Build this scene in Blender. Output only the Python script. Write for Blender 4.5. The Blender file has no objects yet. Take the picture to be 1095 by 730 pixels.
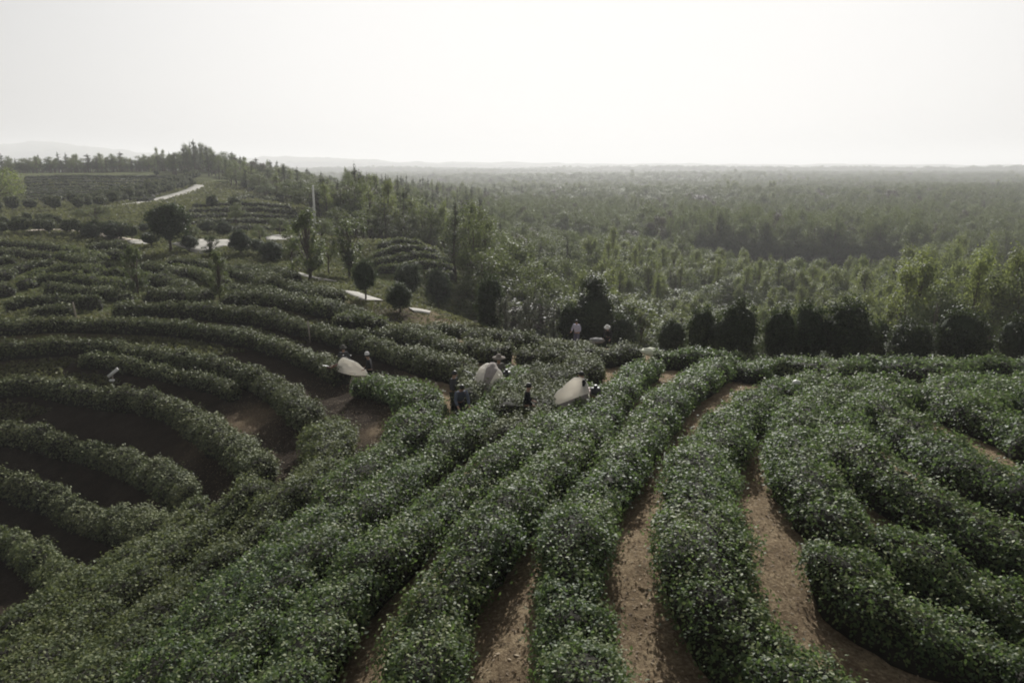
import bpy, math, random
import numpy as np
from mathutils import Vector, Matrix

R = math.radians
rng = np.random.default_rng(7)
random.seed(7)
scene = bpy.context.scene
COL = scene.collection

# ------------------------------------------------------------------ camera, sky, sun, exposure
PITCH = 13.3                     # degrees below the horizontal
FPX = 782.0                      # focal length in pixels of a 1095 px wide frame
PW, PH = 1095.0, 730.0
cam_d = bpy.data.cameras.new('camera')
cam_d.sensor_width = 36.0
cam_d.lens = 36.0 * FPX / PW
cam_d.clip_start = 0.3
cam_d.clip_end = 30000
cam = bpy.data.objects.new('camera', cam_d)
COL.objects.link(cam)
cam.location = (0, 0, 0)
cam.rotation_euler = (R(90 - PITCH), 0, 0)
scene.camera = cam

SUN_EL, SUN_AZ = 26.0, 6.0       # azimuth clockwise from +Y (straight ahead)
world = bpy.data.worlds.new('World')
scene.world = world
world.use_nodes = True
wn = world.node_tree
wn.nodes.clear()
w_out = wn.nodes.new('ShaderNodeOutputWorld')
w_bg = wn.nodes.new('ShaderNodeBackground')
w_bg.inputs['Strength'].default_value = 0.082
w_sky = wn.nodes.new('ShaderNodeTexSky')
w_sky.sky_type = 'NISHITA'
w_sky.sun_disc = False
w_sky.sun_elevation = R(SUN_EL)
w_sky.sun_rotation = R(SUN_AZ)
w_sky.altitude = 100
w_sky.air_density = 1.0
w_sky.dust_density = 6.0
w_sky.ozone_density = 1.0
w_hs = wn.nodes.new('ShaderNodeHueSaturation')
w_hs.inputs['Saturation'].default_value = 0.10
wn.links.new(w_sky.outputs[0], w_hs.inputs['Color'])
# hazy day: the glare round the sun is spread out (L / sqrt(1 + (L/k)^2))
w_bw = wn.nodes.new('ShaderNodeRGBToBW'); wn.links.new(w_hs.outputs[0], w_bw.inputs[0])
def w_math(op, a, b):
    n = wn.nodes.new('ShaderNodeMath'); n.operation = op
    for i, v in enumerate((a, b)):
        if isinstance(v, (int, float)): n.inputs[i].default_value = v
        else: wn.links.new(v, n.inputs[i])
    return n.outputs[0]
w_f = w_math('POWER', w_math('ADD', w_math('POWER', w_math('DIVIDE', w_bw.outputs[0], 8.4), 2.0), 1.0), -0.5)
w_sc = wn.nodes.new('ShaderNodeVectorMath'); w_sc.operation = 'SCALE'
wn.links.new(w_hs.outputs[0], w_sc.inputs[0]); wn.links.new(w_f, w_sc.inputs['Scale'])
wn.links.new(w_sc.outputs[0], w_bg.inputs['Color'])
wn.links.new(w_bg.outputs[0], w_out.inputs['Surface'])

sun_d = bpy.data.lights.new('sun', 'SUN')
sun_d.energy = 5.0
sun_d.angle = R(0.5)
sun_d.color = (1.0, 0.975, 0.935)
sun = bpy.data.objects.new('sun', sun_d)
COL.objects.link(sun)
_sd = Vector((math.sin(R(SUN_AZ)) * math.cos(R(SUN_EL)), math.cos(R(SUN_AZ)) * math.cos(R(SUN_EL)), math.sin(R(SUN_EL))))
sun.rotation_euler = _sd.to_track_quat('Z', 'Y').to_euler()
sun.location = (0, 0, 60)

scene.view_settings.view_transform = 'Standard'
scene.view_settings.look = 'None'
scene.view_settings.gamma = 1.0
scene.view_settings.exposure = 0.55
scene.view_settings.use_curve_mapping = False
scene.render.engine = 'CYCLES'
cy = scene.cycles
cy.use_denoising = True
cy.max_bounces = 5
cy.diffuse_bounces = 3
cy.glossy_bounces = 2
cy.transmission_bounces = 3
cy.volume_bounces = 1
cy.transparent_max_bounces = 4
cy.filter_width = 1.9
HAZE_DENSITY = 0.00036

# ------------------------------------------------------------------ noise
def _h(ix, iy, iz):
    n = (ix.astype(np.int64) * 374761393 + iy.astype(np.int64) * 668265263 + iz.astype(np.int64) * 2147483647 * 3) & 0xFFFFFFFF
    n = ((n ^ (n >> 13)) * 1274126177) & 0xFFFFFFFF
    n = (n ^ (n >> 16)) & 0xFFFF
    return n / 65535.0
def vnoise(x, y, z=0.0):
    x = np.asarray(x, float); y = np.asarray(y, float); z = np.zeros_like(x) + z
    ix, iy, iz = np.floor(x), np.floor(y), np.floor(z)
    fx, fy, fz = x - ix, y - iy, z - iz
    fx, fy, fz = fx*fx*(3-2*fx), fy*fy*(3-2*fy), fz*fz*(3-2*fz)
    def L(a, b, t): return a + (b - a) * t
    c = [[[_h(ix+i, iy+j, iz+k) for k in (0, 1)] for j in (0, 1)] for i in (0, 1)]
    r = L(L(L(c[0][0][0], c[1][0][0], fx), L(c[0][1][0], c[1][1][0], fx), fy),
          L(L(c[0][0][1], c[1][0][1], fx), L(c[0][1][1], c[1][1][1], fx), fy), fz)
    return r * 2 - 1
def fbm(x, y, z=0.0, o=3):
    s, a, t = 0.0, 1.0, 0.0
    for k in range(o):
        s = s + a * vnoise(np.asarray(x) * 2**k + 17.3*k, np.asarray(y) * 2**k - 9.1*k, z)
        t += a; a *= 0.5
    return s / t

# ------------------------------------------------------------------ terrain
SP, CP = math.sin(R(PITCH)), math.cos(R(PITCH))
def ray(px, py):
    u = (px - PW/2) / FPX; v = (py - PH/2) / FPX
    return np.array([u, CP - v*SP, -SP - v*CP])
H = 0.85
# (pixel x, pixel y, metres ahead, height of what is seen there above the ground)
CTRL = [
 (650,730,7.7,H),(950,730,8.0,H),(1095,650,10.5,H),(850,565,11.5,H),(650,565,11.3,H),(700,480,15.7,H),(1000,500,15,H),
 (900,420,23,H),(1050,400,27,H),(1000,382,33,H),(800,384,33,H),(690,382,31.5,H),(690,410,25,H),(605,430,23.2,H),(560,475,17.5,H),
 (500,530,14,H),(420,590,11.8,H),(300,720,9,H),(150,720,10,H),(0,720,11,H),(240,620,13,H),(120,640,14,H),(0,655,14.5,H),
 (80,610,20,H),(0,565,28,H),(165,552,22,H),(0,505,31,H),(210,525,21,H),(0,455,34.5,H),(300,500,20.5,H),(0,405,38.5,H),
 (225,455,28.5,H),(345,450,25,H),(0,363,43.5,H),(200,373,39.5,H),(435,415,26,H),(300,410,32.5,H),(0,341,47,H),(240,350,44.5,H),(370,385,35,H),
 (500,390,30,H),(440,372,36,H),(300,332,48,H),(100,322,54,H),(540,366,36,H),(640,386,31.0,H),(616,362,40,0.6),(580,350,43,H),(480,340,49,H),
 (390,317,58,0),(200,300,65,.6),(50,300,65,.6),(100,265,88,0),(220,264,85,0),(330,295,70,0),(470,330,56,0),
 (440,270,88.5,.6),(490,290,84,0.5),(400,290,83,.5),(440,254,93,.5),(402,260,93,.5),(478,268,92,.5),(270,240,115,.6),(240,215,160,.5),(340,222,150,0),(100,240,110,0),
 (170,214,170,0),(210,195,240,0),(100,217,155,0),(100,186,285,0),(20,186,285,0),(0,225,150,0),(300,206,230,0),(400,228,175,0)]
WORLD = [(-12,104,-11),(-20,106,-10.5),(-6,100,-13),(0,0.6,-6.3),(-12,4,-8.2),(12,3,-6.8),(-3,3,-6.6),(4,3,-6.3),(-30,8,-11.5),(30,8,-7.6),
 (60,30,-9.5),(80,55,-18),(30,40,-11.2),(14,39,-10.6),(30,52,-15),(10,50,-13),(1,60,-15),(-5,78,-15.5),(60,78,-24),(20,76,-23),(1,95,-22),(-9,130,-18),
 (100,95,-25),(250,200,-25),(0,200,-24),(50,140,-25),(-30,170,-13),(-30,230,-18),(0,420,-25),(250,420,-25),(-40,330,-18),(-70,300,-12),(-110,310,-2.0),(-190,310,-0.5),(-90,420,-14),(-220,420,-12),
 (-270,280,-2),(-200,150,-6.5),(-120,90,-9.4),(-80,50,-10.2),(-60,34,-14),(-50,26,-14.8),(-30,22,-14.5)]
pts = []
for px, py, Y, h in CTRL:
    d = ray(px, py); t = Y / d[1]
    pts.append((d[0]*t, Y, d[2]*t - h))
pts += WORLD
pts = np.array(pts)
KT = 1.15
def feat(x, y):
    return np.stack([np.arctan2(x, y) * KT, 0.5*np.log(x*x + y*y + 1e-9)], -1)
_F = feat(pts[:, 0], pts[:, 1]); _C = 0.10
def _phi(a, b): return np.sqrt(((a[:, None, :] - b[None, :, :])**2).sum(-1) + _C*_C)
_A = _phi(_F, _F) - np.eye(len(pts)) * 0.012
_n = len(pts)
_P = np.concatenate([np.ones((_n, 1)), _F], 1)
_M = np.block([[_A, _P], [_P.T, np.zeros((3, 3))]])
_S = np.linalg.solve(_M, np.concatenate([pts[:, 2], np.zeros(3)]))
def z_raw(x, y):
    sh = x.shape; x = x.ravel(); y = y.ravel(); out = np.empty(len(x))
    for i in range(0, len(x), 40000):
        f = feat(x[i:i+40000], y[i:i+40000])
        out[i:i+40000] = _phi(f, _F) @ _S[:_n] + _S[_n] + f @ _S[_n+1:]
    r = np.hypot(x, y); th = np.degrees(np.arctan2(x, y))
    far = np.clip((np.log(r) - math.log(330)) / (math.log(620) - math.log(330)), 0, 1); far = far*far*(3-2*far)
    base = -25 + 9*fbm(x/420, y/420, 3.3)
    lo = np.exp(-((r - 2600)/700)**2) * (10 + 6*vnoise(x/500, y/500, 1.1))
    mt = np.exp(-((np.log(r) - math.log(5200))/0.16)**2)
    prof = np.interp(th, [-75, -42, -38, -34.5, -32, -29, -26, -22, -16, -8, 0, 75], [150, 170, 185, 150, 185, 170, 120, 105, 95, 75, 58, 30])
    base = base + lo + mt * prof * (1 + 0.22*fbm(th/1.5, r/900, 5.0))
    out = out*(1-far) + base*far
    near = np.clip((60 - r)/30, 0, 1)
    out = out + near * 0.05*fbm(x*1.7, y*1.7, 0.5) + near*0.02*vnoise(x*7, y*7, 2.5)
    return out.reshape(sh)
NT, NR = 760, 860
TH = np.linspace(R(-72), R(72), NT); LR = np.linspace(math.log(1.6), math.log(14000), NR)
gT, gL = np.meshgrid(TH, LR)
gX = np.exp(gL)*np.sin(gT); gY = np.exp(gL)*np.cos(gT)
gZ = z_raw(gX, gY)
def zt(x, y):
    x = np.asarray(x, float); y = np.asarray(y, float)
    th = np.arctan2(x, y); l = 0.5*np.log(x*x+y*y+1e-9)
    a = np.clip((th-TH[0])/(TH[1]-TH[0]), 0, NT-1.001); b = np.clip((l-LR[0])/(LR[1]-LR[0]), 0, NR-1.001)
    i = a.astype(int); j = b.astype(int); a = a-i; b = b-j
    return (gZ[j, i]*(1-a)+gZ[j, i+1]*a)*(1-b)+(gZ[j+1, i]*(1-a)+gZ[j+1, i+1]*a)*b
_TS = np.exp(np.linspace(math.log(4), math.log(3000), 1600))
def cast(px, py, h=0.0):
    d = ray(px, py); t = _TS / d[1]
    x, y, z = d[0]*t, d[1]*t, d[2]*t
    s = z - (zt(x, y) + h)
    k = np.where(s < 0)[0]
    if len(k) == 0: return np.array([x[-1], y[-1]])
    k = max(k[0], 1); f = s[k-1]/(s[k-1]-s[k]+1e-12)
    tt = t[k-1] + (t[k]-t[k-1])*f
    return np.array([d[0]*tt, d[1]*tt])
def cast3(px, py, h=0.0):
    p = cast(px, py, h)
    return Vector((p[0], p[1], float(zt(p[0], p[1]))))

# ------------------------------------------------------------------ mesh helpers
def mesh_np(name, V, F, mats, tint=None, mat_idx=None, smooth=False):
    """F : (n,4) or (n,3) int array, or list of those"""
    me = bpy.data.meshes.new(name)
    Fs = F if isinstance(F, list) else [F]
    V = np.asarray(V, np.float32)
    me.vertices.add(len(V)); me.vertices.foreach_set('co', V.ravel())
    tot = sum(f.size for f in Fs); npoly = sum(len(f) for f in Fs)
    me.loops.add(tot); me.polygons.add(npoly)
    me.loops.foreach_set('vertex_index', np.concatenate([f.ravel() for f in Fs]).astype(np.int32))
    st = []; c = 0
    for f in Fs:
        k = f.shape[1]; st.append(c + np.arange(len(f))*k); c += f.size
    me.polygons.foreach_set('loop_start', np.concatenate(st).astype(np.int32))
    if mat_idx is not None: me.polygons.foreach_set('material_index', np.asarray(mat_idx, np.int32))
    if smooth: me.polygons.foreach_set('use_smooth', np.ones(npoly, bool))
    if tint is not None:
        at = me.attributes.new('tint', 'FLOAT', 'FACE')
        at.data.foreach_set('value', np.asarray(tint, np.float32))
    for m in (mats if isinstance(mats, (list, tuple)) else [mats]): me.materials.append(m)
    me.update(calc_edges=True)
    return me
def link(name, me, parent=None, loc=None):
    o = bpy.data.objects.new(name, me); COL.objects.link(o)
    if parent is not None: o.parent = parent
    if loc is not None: o.location = loc
    return o
def empty(name, loc=(0, 0, 0), rz=0):
    o = bpy.data.objects.new(name, None); COL.objects.link(o)
    o.location = loc; o.rotation_euler = (0, 0, rz); o.empty_display_size = 0.2
    return o
def tag(o, label=None, cat=None, group=None, kind=None):
    if label: o['label'] = label
    if cat: o['category'] = cat
    if group: o['group'] = group
    if kind: o['kind'] = kind
    return o
def copy_tree(o, parent=None):
    c = o.copy(); COL.objects.link(c); c.parent = parent
    for ch in list(o.children): copy_tree(ch, c)
    return c
class MB:
    """collects swept tubes, boxes and lathes into one mesh"""
    def __init__(s): s.V = []; s.F = []; s.n = 0
    def add(s, V, F):
        s.V.append(np.asarray(V, float)); s.F.append(np.asarray(F, int) + s.n); s.n += len(V)
    def tube(s, P, r, k=8):
        P = [Vector(p) for p in P]; n = len(P)
        r = list(r) if hasattr(r, '__len__') else [r]*n
        V = []; up = Vector((0.13, 0.2, 1)).normalized()
        for i, p in enumerate(P):
            t = (P[min(i+1, n-1)] - P[max(i-1, 0)]).normalized()
            a = t.cross(up)
            if a.length < 0.1: a = t.cross(Vector((1, 0, 0)))
            a.normalize(); b = t.cross(a)
            for j in range(k):
                q = 2*math.pi*j/k
                V.append(p + (a*math.cos(q) + b*math.sin(q))*r[i])
        F = [(i*k+j, i*k+(j+1) % k, (i+1)*k+(j+1) % k, (i+1)*k+j) for i in range(n-1) for j in range(k)]
        c0 = len(V); V.append(P[0]); V.append(P[-1])
        F += [(c0, (j+1) % k, j, c0) for j in range(k)]
        F += [(c0+1, (n-1)*k+j, (n-1)*k+(j+1) % k, c0+1) for j in range(k)]
        s.add(V, F); return s
    def box(s, c, d, rot=None):
        c = Vector(c); V = []
        for x in (-.5, .5):
            for y in (-.5, .5):
                for z in (-.5, .5):
                    v = Vector((x*d[0], y*d[1], z*d[2]))
                    if rot is not None: v = rot @ v
                    V.append(c+v)
        s.add(V, [(0,1,3,2),(4,6,7,5),(0,4,5,1),(2,3,7,6),(0,2,6,4),(1,5,7,3)]); return s
    def build(s, name, mat, parent=None, smooth=True):
        V = np.concatenate(s.V); F = np.concatenate(s.F)
        tri = F[:, 3] == F[:, 0]
        L = [F[~tri]] if (~tri).any() else []
        if tri.any(): L.append(F[tri][:, :3])
        me = mesh_np(name, V, L, mat, smooth=smooth)
        return link(name, me, parent)

def leaf_quads(P, N, size, asp=0.55, jit=0.8):
    """rhombic leaves at P, facing roughly N"""
    n = len(P)
    N = N + rng.normal(0, jit, (n, 3)); N /= np.linalg.norm(N, axis=1)[:, None] + 1e-9
    T = rng.normal(0, 1, (n, 3)); T -= (T*N).sum(1)[:, None]*N; T /= np.linalg.norm(T, axis=1)[:, None] + 1e-9
    B = np.cross(N, T)
    s = np.asarray(size)*np.ones(n)
    L = (s*0.5)[:, None]*T; W = (s*0.5*asp)[:, None]*B
    bend = (s*0.10)[:, None]*N
    V = np.stack([P-L-bend, P+W*1.0-L*0.1, P+L-bend, P-W*1.0-L*0.1], 1).reshape(-1, 3)
    F = np.arange(n*4).reshape(n, 4)
    return V, F

# ------------------------------------------------------------------ materials
def new_mat(name):
    m = bpy.data.materials.new(name); m.use_nodes = True
    nt = m.node_tree; nt.nodes.clear()
    out = nt.nodes.new('ShaderNodeOutputMaterial')
    return m, nt, out
def ramp(nt, stops):
    r = nt.nodes.new('ShaderNodeValToRGB')
    e = r.color_ramp.elements
    while len(e) < len(stops): e.new(0.5)
    for el, (p, c) in zip(e, stops): el.position = p; el.color = (*c, 1)
    return r
def leaf_mat(name, stops, rough=0.45, transl=0.25, tcol=(0.12, 0.17, 0.03), spec=0.5, patch=None, objvar=0.0):
    m, nt, out = new_mat(name)
    at = nt.nodes.new('ShaderNodeAttribute'); at.attribute_name = 'tint'
    rp = ramp(nt, stops)
    nt.links.new(at.outputs['Fac'], rp.inputs['Fac'])
    col = rp.outputs['Color']
    if patch:
        tc = nt.nodes.new('ShaderNodeTexCoord'); nz = nt.nodes.new('ShaderNodeTexNoise')
        nz.inputs['Scale'].default_value = patch[0]; nz.inputs['Detail'].default_value = 2
        nt.links.new(tc.outputs['Object'], nz.inputs['Vector'])
        mr = nt.nodes.new('ShaderNodeMapRange'); mr.inputs[1].default_value = 0.4; mr.inputs[2].default_value = 0.65
        nt.links.new(nz.outputs['Fac'], mr.inputs[0])
        mx = nt.nodes.new('ShaderNodeMix'); mx.data_type = 'RGBA'; mx.blend_type = 'MULTIPLY'
        nt.links.new(mr.outputs[0], mx.inputs[0]); nt.links.new(col, mx.inputs[6]); mx.inputs[7].default_value = (*patch[1], 1)
        col = mx.outputs[2]
    if objvar:
        oi = nt.nodes.new('ShaderNodeObjectInfo')
        hs = nt.nodes.new('ShaderNodeHueSaturation')
        a = nt.nodes.new('ShaderNodeMapRange'); a.inputs[3].default_value = 0.5-0.035; a.inputs[4].default_value = 0.5+0.02
        b = nt.nodes.new('ShaderNodeMapRange'); b.inputs[3].default_value = 1-objvar; b.inputs[4].default_value = 1+objvar
        mt = nt.nodes.new('ShaderNodeMath'); mt.operation = 'FRACT'
        mm = nt.nodes.new('ShaderNodeMath'); mm.operation = 'MULTIPLY'; mm.inputs[1].default_value = 7.31
        nt.links.new(oi.outputs['Random'], mm.inputs[0]); nt.links.new(mm.outputs[0], mt.inputs[0])
        nt.links.new(oi.outputs['Random'], a.inputs[0]); nt.links.new(mt.outputs[0], b.inputs[0])
        nt.links.new(a.outputs[0], hs.inputs['Hue']); nt.links.new(b.outputs[0], hs.inputs['Value'])
        nt.links.new(col, hs.inputs['Color']); col = hs.outputs[0]
    bs = nt.nodes.new('ShaderNodeBsdfPrincipled')
    nt.links.new(col, bs.inputs['Base Color'])
    bs.inputs['Roughness'].default_value = rough
    bs.inputs['Specular IOR Level'].default_value = spec
    tr = nt.nodes.new('ShaderNodeBsdfTranslucent')
    tr.inputs['Color'].default_value = (*tcol, 1)
    mix = nt.nodes.new('ShaderNodeMixShader'); mix.inputs[0].default_value = transl
    nt.links.new(bs.outputs[0], mix.inputs[1]); nt.links.new(tr.outputs[0], mix.inputs[2])
    nt.links.new(mix.outputs[0], out.inputs['Surface'])
    return m
def plain(name, col, rough=0.7, spec=0.3, var=0.15, scale=8.0, metal=0.0, bump=0.0):
    m, nt, out = new_mat(name)
    bs = nt.nodes.new('ShaderNodeBsdfPrincipled')
    tc = nt.nodes.new('ShaderNodeTexCoord'); nz = nt.nodes.new('ShaderNodeTexNoise')
    nz.inputs['Scale'].default_value = scale; nz.inputs['Detail'].default_value = 4
    nt.links.new(tc.outputs['Object'], nz.inputs['Vector'])
    lo = tuple(c*(1-var) for c in col); hi = tuple(min(1, c*(1+var)) for c in col)
    rp = ramp(nt, [(0.3, lo), (0.7, hi)])
    nt.links.new(nz.outputs['Fac'], rp.inputs['Fac']); nt.links.new(rp.outputs[0], bs.inputs['Base Color'])
    bs.inputs['Roughness'].default_value = rough; bs.inputs['Specular IOR Level'].default_value = spec; bs.inputs['Metallic'].default_value = metal
    if bump:
        bp = nt.nodes.new('ShaderNodeBump'); bp.inputs['Strength'].default_value = bump; bp.inputs['Distance'].default_value = 0.05
        nt.links.new(nz.outputs['Fac'], bp.inputs['Height']); nt.links.new(bp.outputs[0], bs.inputs['Normal'])
    nt.links.new(bs.outputs[0], out.inputs['Surface'])
    return m

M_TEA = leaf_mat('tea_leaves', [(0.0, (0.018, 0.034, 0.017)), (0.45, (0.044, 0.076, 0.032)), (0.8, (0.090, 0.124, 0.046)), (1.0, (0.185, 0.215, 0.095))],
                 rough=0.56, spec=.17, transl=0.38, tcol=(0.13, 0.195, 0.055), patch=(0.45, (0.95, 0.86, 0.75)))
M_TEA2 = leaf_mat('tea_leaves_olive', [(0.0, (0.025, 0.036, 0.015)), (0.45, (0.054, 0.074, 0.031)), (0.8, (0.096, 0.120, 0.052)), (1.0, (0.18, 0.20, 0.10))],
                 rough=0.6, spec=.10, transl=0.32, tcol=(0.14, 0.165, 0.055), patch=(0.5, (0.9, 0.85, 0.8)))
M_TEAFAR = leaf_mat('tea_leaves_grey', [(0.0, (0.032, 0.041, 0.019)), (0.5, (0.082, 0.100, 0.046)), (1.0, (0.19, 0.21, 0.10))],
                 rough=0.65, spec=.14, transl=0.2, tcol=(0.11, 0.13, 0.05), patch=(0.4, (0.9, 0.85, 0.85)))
M_CORE = plain('tea_twigs', (0.018, 0.017, 0.012), 0.9, 0.1, 0.4, 6)
M_POP = leaf_mat('poplar_leaves', [(0, (0.04, 0.062, 0.022)), (.5, (0.088, 0.118, 0.046)), (1, (0.16, 0.19, 0.085))], rough=.6, spec=.15, transl=.38, tcol=(.24, .28, .075), objvar=.25)
M_BROAD = leaf_mat('broadleaf_leaves', [(0, (0.027, 0.042, 0.018)), (.5, (0.060, 0.082, 0.037)), (1, (0.12, 0.145, 0.068))], rough=.6, spec=.15, transl=.36, tcol=(.15, .18, .06), objvar=.25)
M_PINE = leaf_mat('pine_needles', [(0, (0.014, 0.022, 0.013)), (.5, (0.030, 0.040, 0.024)), (1, (0.062, 0.072, 0.042))], rough=.65, spec=.12, transl=.25, tcol=(.09, .11, .045), objvar=.25)
M_RUST = leaf_mat('russet_leaves', [(0, (0.03, 0.024, 0.018)), (.5, (0.058, 0.048, 0.034)), (1, (0.10, 0.08, 0.055))], rough=.6, transl=.15, tcol=(.12, .10, .05), objvar=.2)
M_ROUND = leaf_mat('clipped_tree_leaves', [(0, (0.014, 0.022, 0.012)), (.5, (0.030, 0.044, 0.022)), (1, (0.07, 0.088, 0.044))], rough=.6, spec=.12, transl=.2, tcol=(.08, .11, .035), objvar=.2)
M_FEATH = leaf_mat('young_tree_leaves', [(0, (0.028, 0.042, 0.018)), (.5, (0.055, 0.078, 0.032)), (1, (0.10, 0.125, 0.055))], rough=.55, spec=.2, transl=.35, tcol=(.15, .19, .05), objvar=.2)
M_PALE = leaf_mat('grey_green_leaves', [(0, (0.05, 0.055, 0.04)), (.5, (0.10, 0.11, 0.085)), (1, (0.18, 0.19, 0.15))], rough=.5, transl=.2, tcol=(.15, .16, .1), objvar=.15)
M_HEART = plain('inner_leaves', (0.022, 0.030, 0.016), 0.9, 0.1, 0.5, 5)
M_BARK = plain('bark', (0.075, 0.058, 0.045), 0.9, 0.2, 0.4, 12, bump=.4)

# ------------------------------------------------------------------ ground sheet
def ground_material():
    m, nt, out = new_mat('soil_and_grass')
    N = nt.nodes.new; K = nt.links.new
    tc = N('ShaderNodeTexCoord')
    def noise(sc, det=5, rough=.6, vec=None):
        n = N('ShaderNodeTexNoise'); n.inputs['Scale'].default_value = sc; n.inputs['Detail'].default_value = det; n.inputs['Roughness'].default_value = rough
        K(vec or tc.outputs['Object'], n.inputs['Vector']); return n
    n1 = noise(1.3, 6, .65); n2 = noise(14, 6, .75); n3 = noise(0.25, 3); n4 = noise(45, 3, .7)
    soil = ramp(nt, [(0.30, (0.055, 0.040, 0.027)), (0.48, (0.165, 0.122, 0.078)), (0.68, (0.42, 0.335, 0.215))])
    ad = N('ShaderNodeMix'); ad.data_type = 'FLOAT'; ad.inputs[0].default_value = 0.62
    K(n1.outputs[0], ad.inputs[2]); K(n2.outputs[0], ad.inputs[3]); K(ad.outputs[0], soil.inputs['Fac'])
    al = N('ShaderNodeAttribute'); al.attribute_name = 'hollow_shade'
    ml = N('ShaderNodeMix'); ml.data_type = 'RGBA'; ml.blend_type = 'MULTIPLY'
    K(al.outputs['Fac'], ml.inputs[0]); K(soil.outputs[0], ml.inputs[6]); ml.inputs[7].default_value = (0.15, 0.15, 0.17, 1)  # shade of the hollow multiplied into the soil colour
    grass = ramp(nt, [(0.3, (0.035, 0.045, 0.016)), (0.55, (0.075, 0.088, 0.030)), (0.75, (0.13, 0.13, 0.055))])
    ag = N('ShaderNodeMix'); ag.data_type = 'FLOAT'; ag.inputs[0].default_value = 0.5
    n5 = noise(3.0, 5); n6 = noise(0.12, 4)
    K(n5.outputs[0], ag.inputs[2]); K(n6.outputs[0], ag.inputs[3]); K(ag.outputs[0], grass.inputs['Fac'])
    at = N('ShaderNodeAttribute'); at.attribute_name = 'grass'
    th = N('ShaderNodeMath'); th.operation = 'ADD'
    mr = N('ShaderNodeMapRange'); mr.inputs[1].default_value = 0.75; mr.inputs[2].default_value = 1.1
    K(at.outputs['Fac'], th.inputs[0]); K(n1.outputs[0], th.inputs[1]); K(th.outputs[0], mr.inputs[0])
    mx = N('ShaderNodeMix'); mx.data_type = 'RGBA'
    K(mr.outputs[0], mx.inputs[0]); K(ml.outputs[2], mx.inputs[6]); K(grass.outputs[0], mx.inputs[7])
    bs = N('ShaderNodeBsdfPrincipled'); bs.inputs['Roughness'].default_value = 1.0; bs.inputs['Specular IOR Level'].default_value = 0.02
    K(mx.outputs[2], bs.inputs['Base Color'])
    bp = N('ShaderNodeBump'); bp.inputs['Strength'].default_value = 0.9; bp.inputs['Distance'].default_value = 0.04
    hb = N('ShaderNodeMath'); hb.operation = 'ADD'
    K(n2.outputs[0], hb.inputs[0]); K(n4.outputs[0], hb.inputs[1]); K(hb.outputs[0], bp.inputs['Height']); K(bp.outputs[0], bs.inputs['Normal'])
    K(bs.outputs[0], out.inputs['Surface'])
    return m
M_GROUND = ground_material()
gv = np.stack([gX, gY, gZ], -1).reshape(-1, 3)
ii = (np.arange(NR-1)[:, None]*NT + np.arange(NT-1)[None, :]).ravel()
gf = np.stack([ii, ii+1, ii+NT+1, ii+NT], -1)
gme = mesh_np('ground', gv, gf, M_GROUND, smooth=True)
_gr = np.hypot(gv[:, 0], gv[:, 1])
_g = np.clip((_gr - 42)/22, 0, 1)*0.62
_at = gme.attributes.new('grass', 'FLOAT', 'POINT'); _at.data.foreach_set('value', _g.astype(np.float32))
_l = np.clip((-2.0-0.10*(gv[:, 1]-20)-gv[:, 0])/2.5, 0, 1)*np.clip((60-_gr)/10, 0, 1)*np.clip((_gr-9)/6, 0, 1)  # mask for the painted shade on the soil round the hollow
for _px, _py, _s in ((258, 452, 2.0), (412, 458, 0.9)):     # bare reddish banks take less of the painted shade
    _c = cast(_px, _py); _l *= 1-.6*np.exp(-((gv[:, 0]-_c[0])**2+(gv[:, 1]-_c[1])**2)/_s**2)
_at = gme.attributes.new('hollow_shade', 'FLOAT', 'POINT'); _at.data.foreach_set('value', _l.astype(np.float32))
tag(link('ground', gme), kind='structure')

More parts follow.
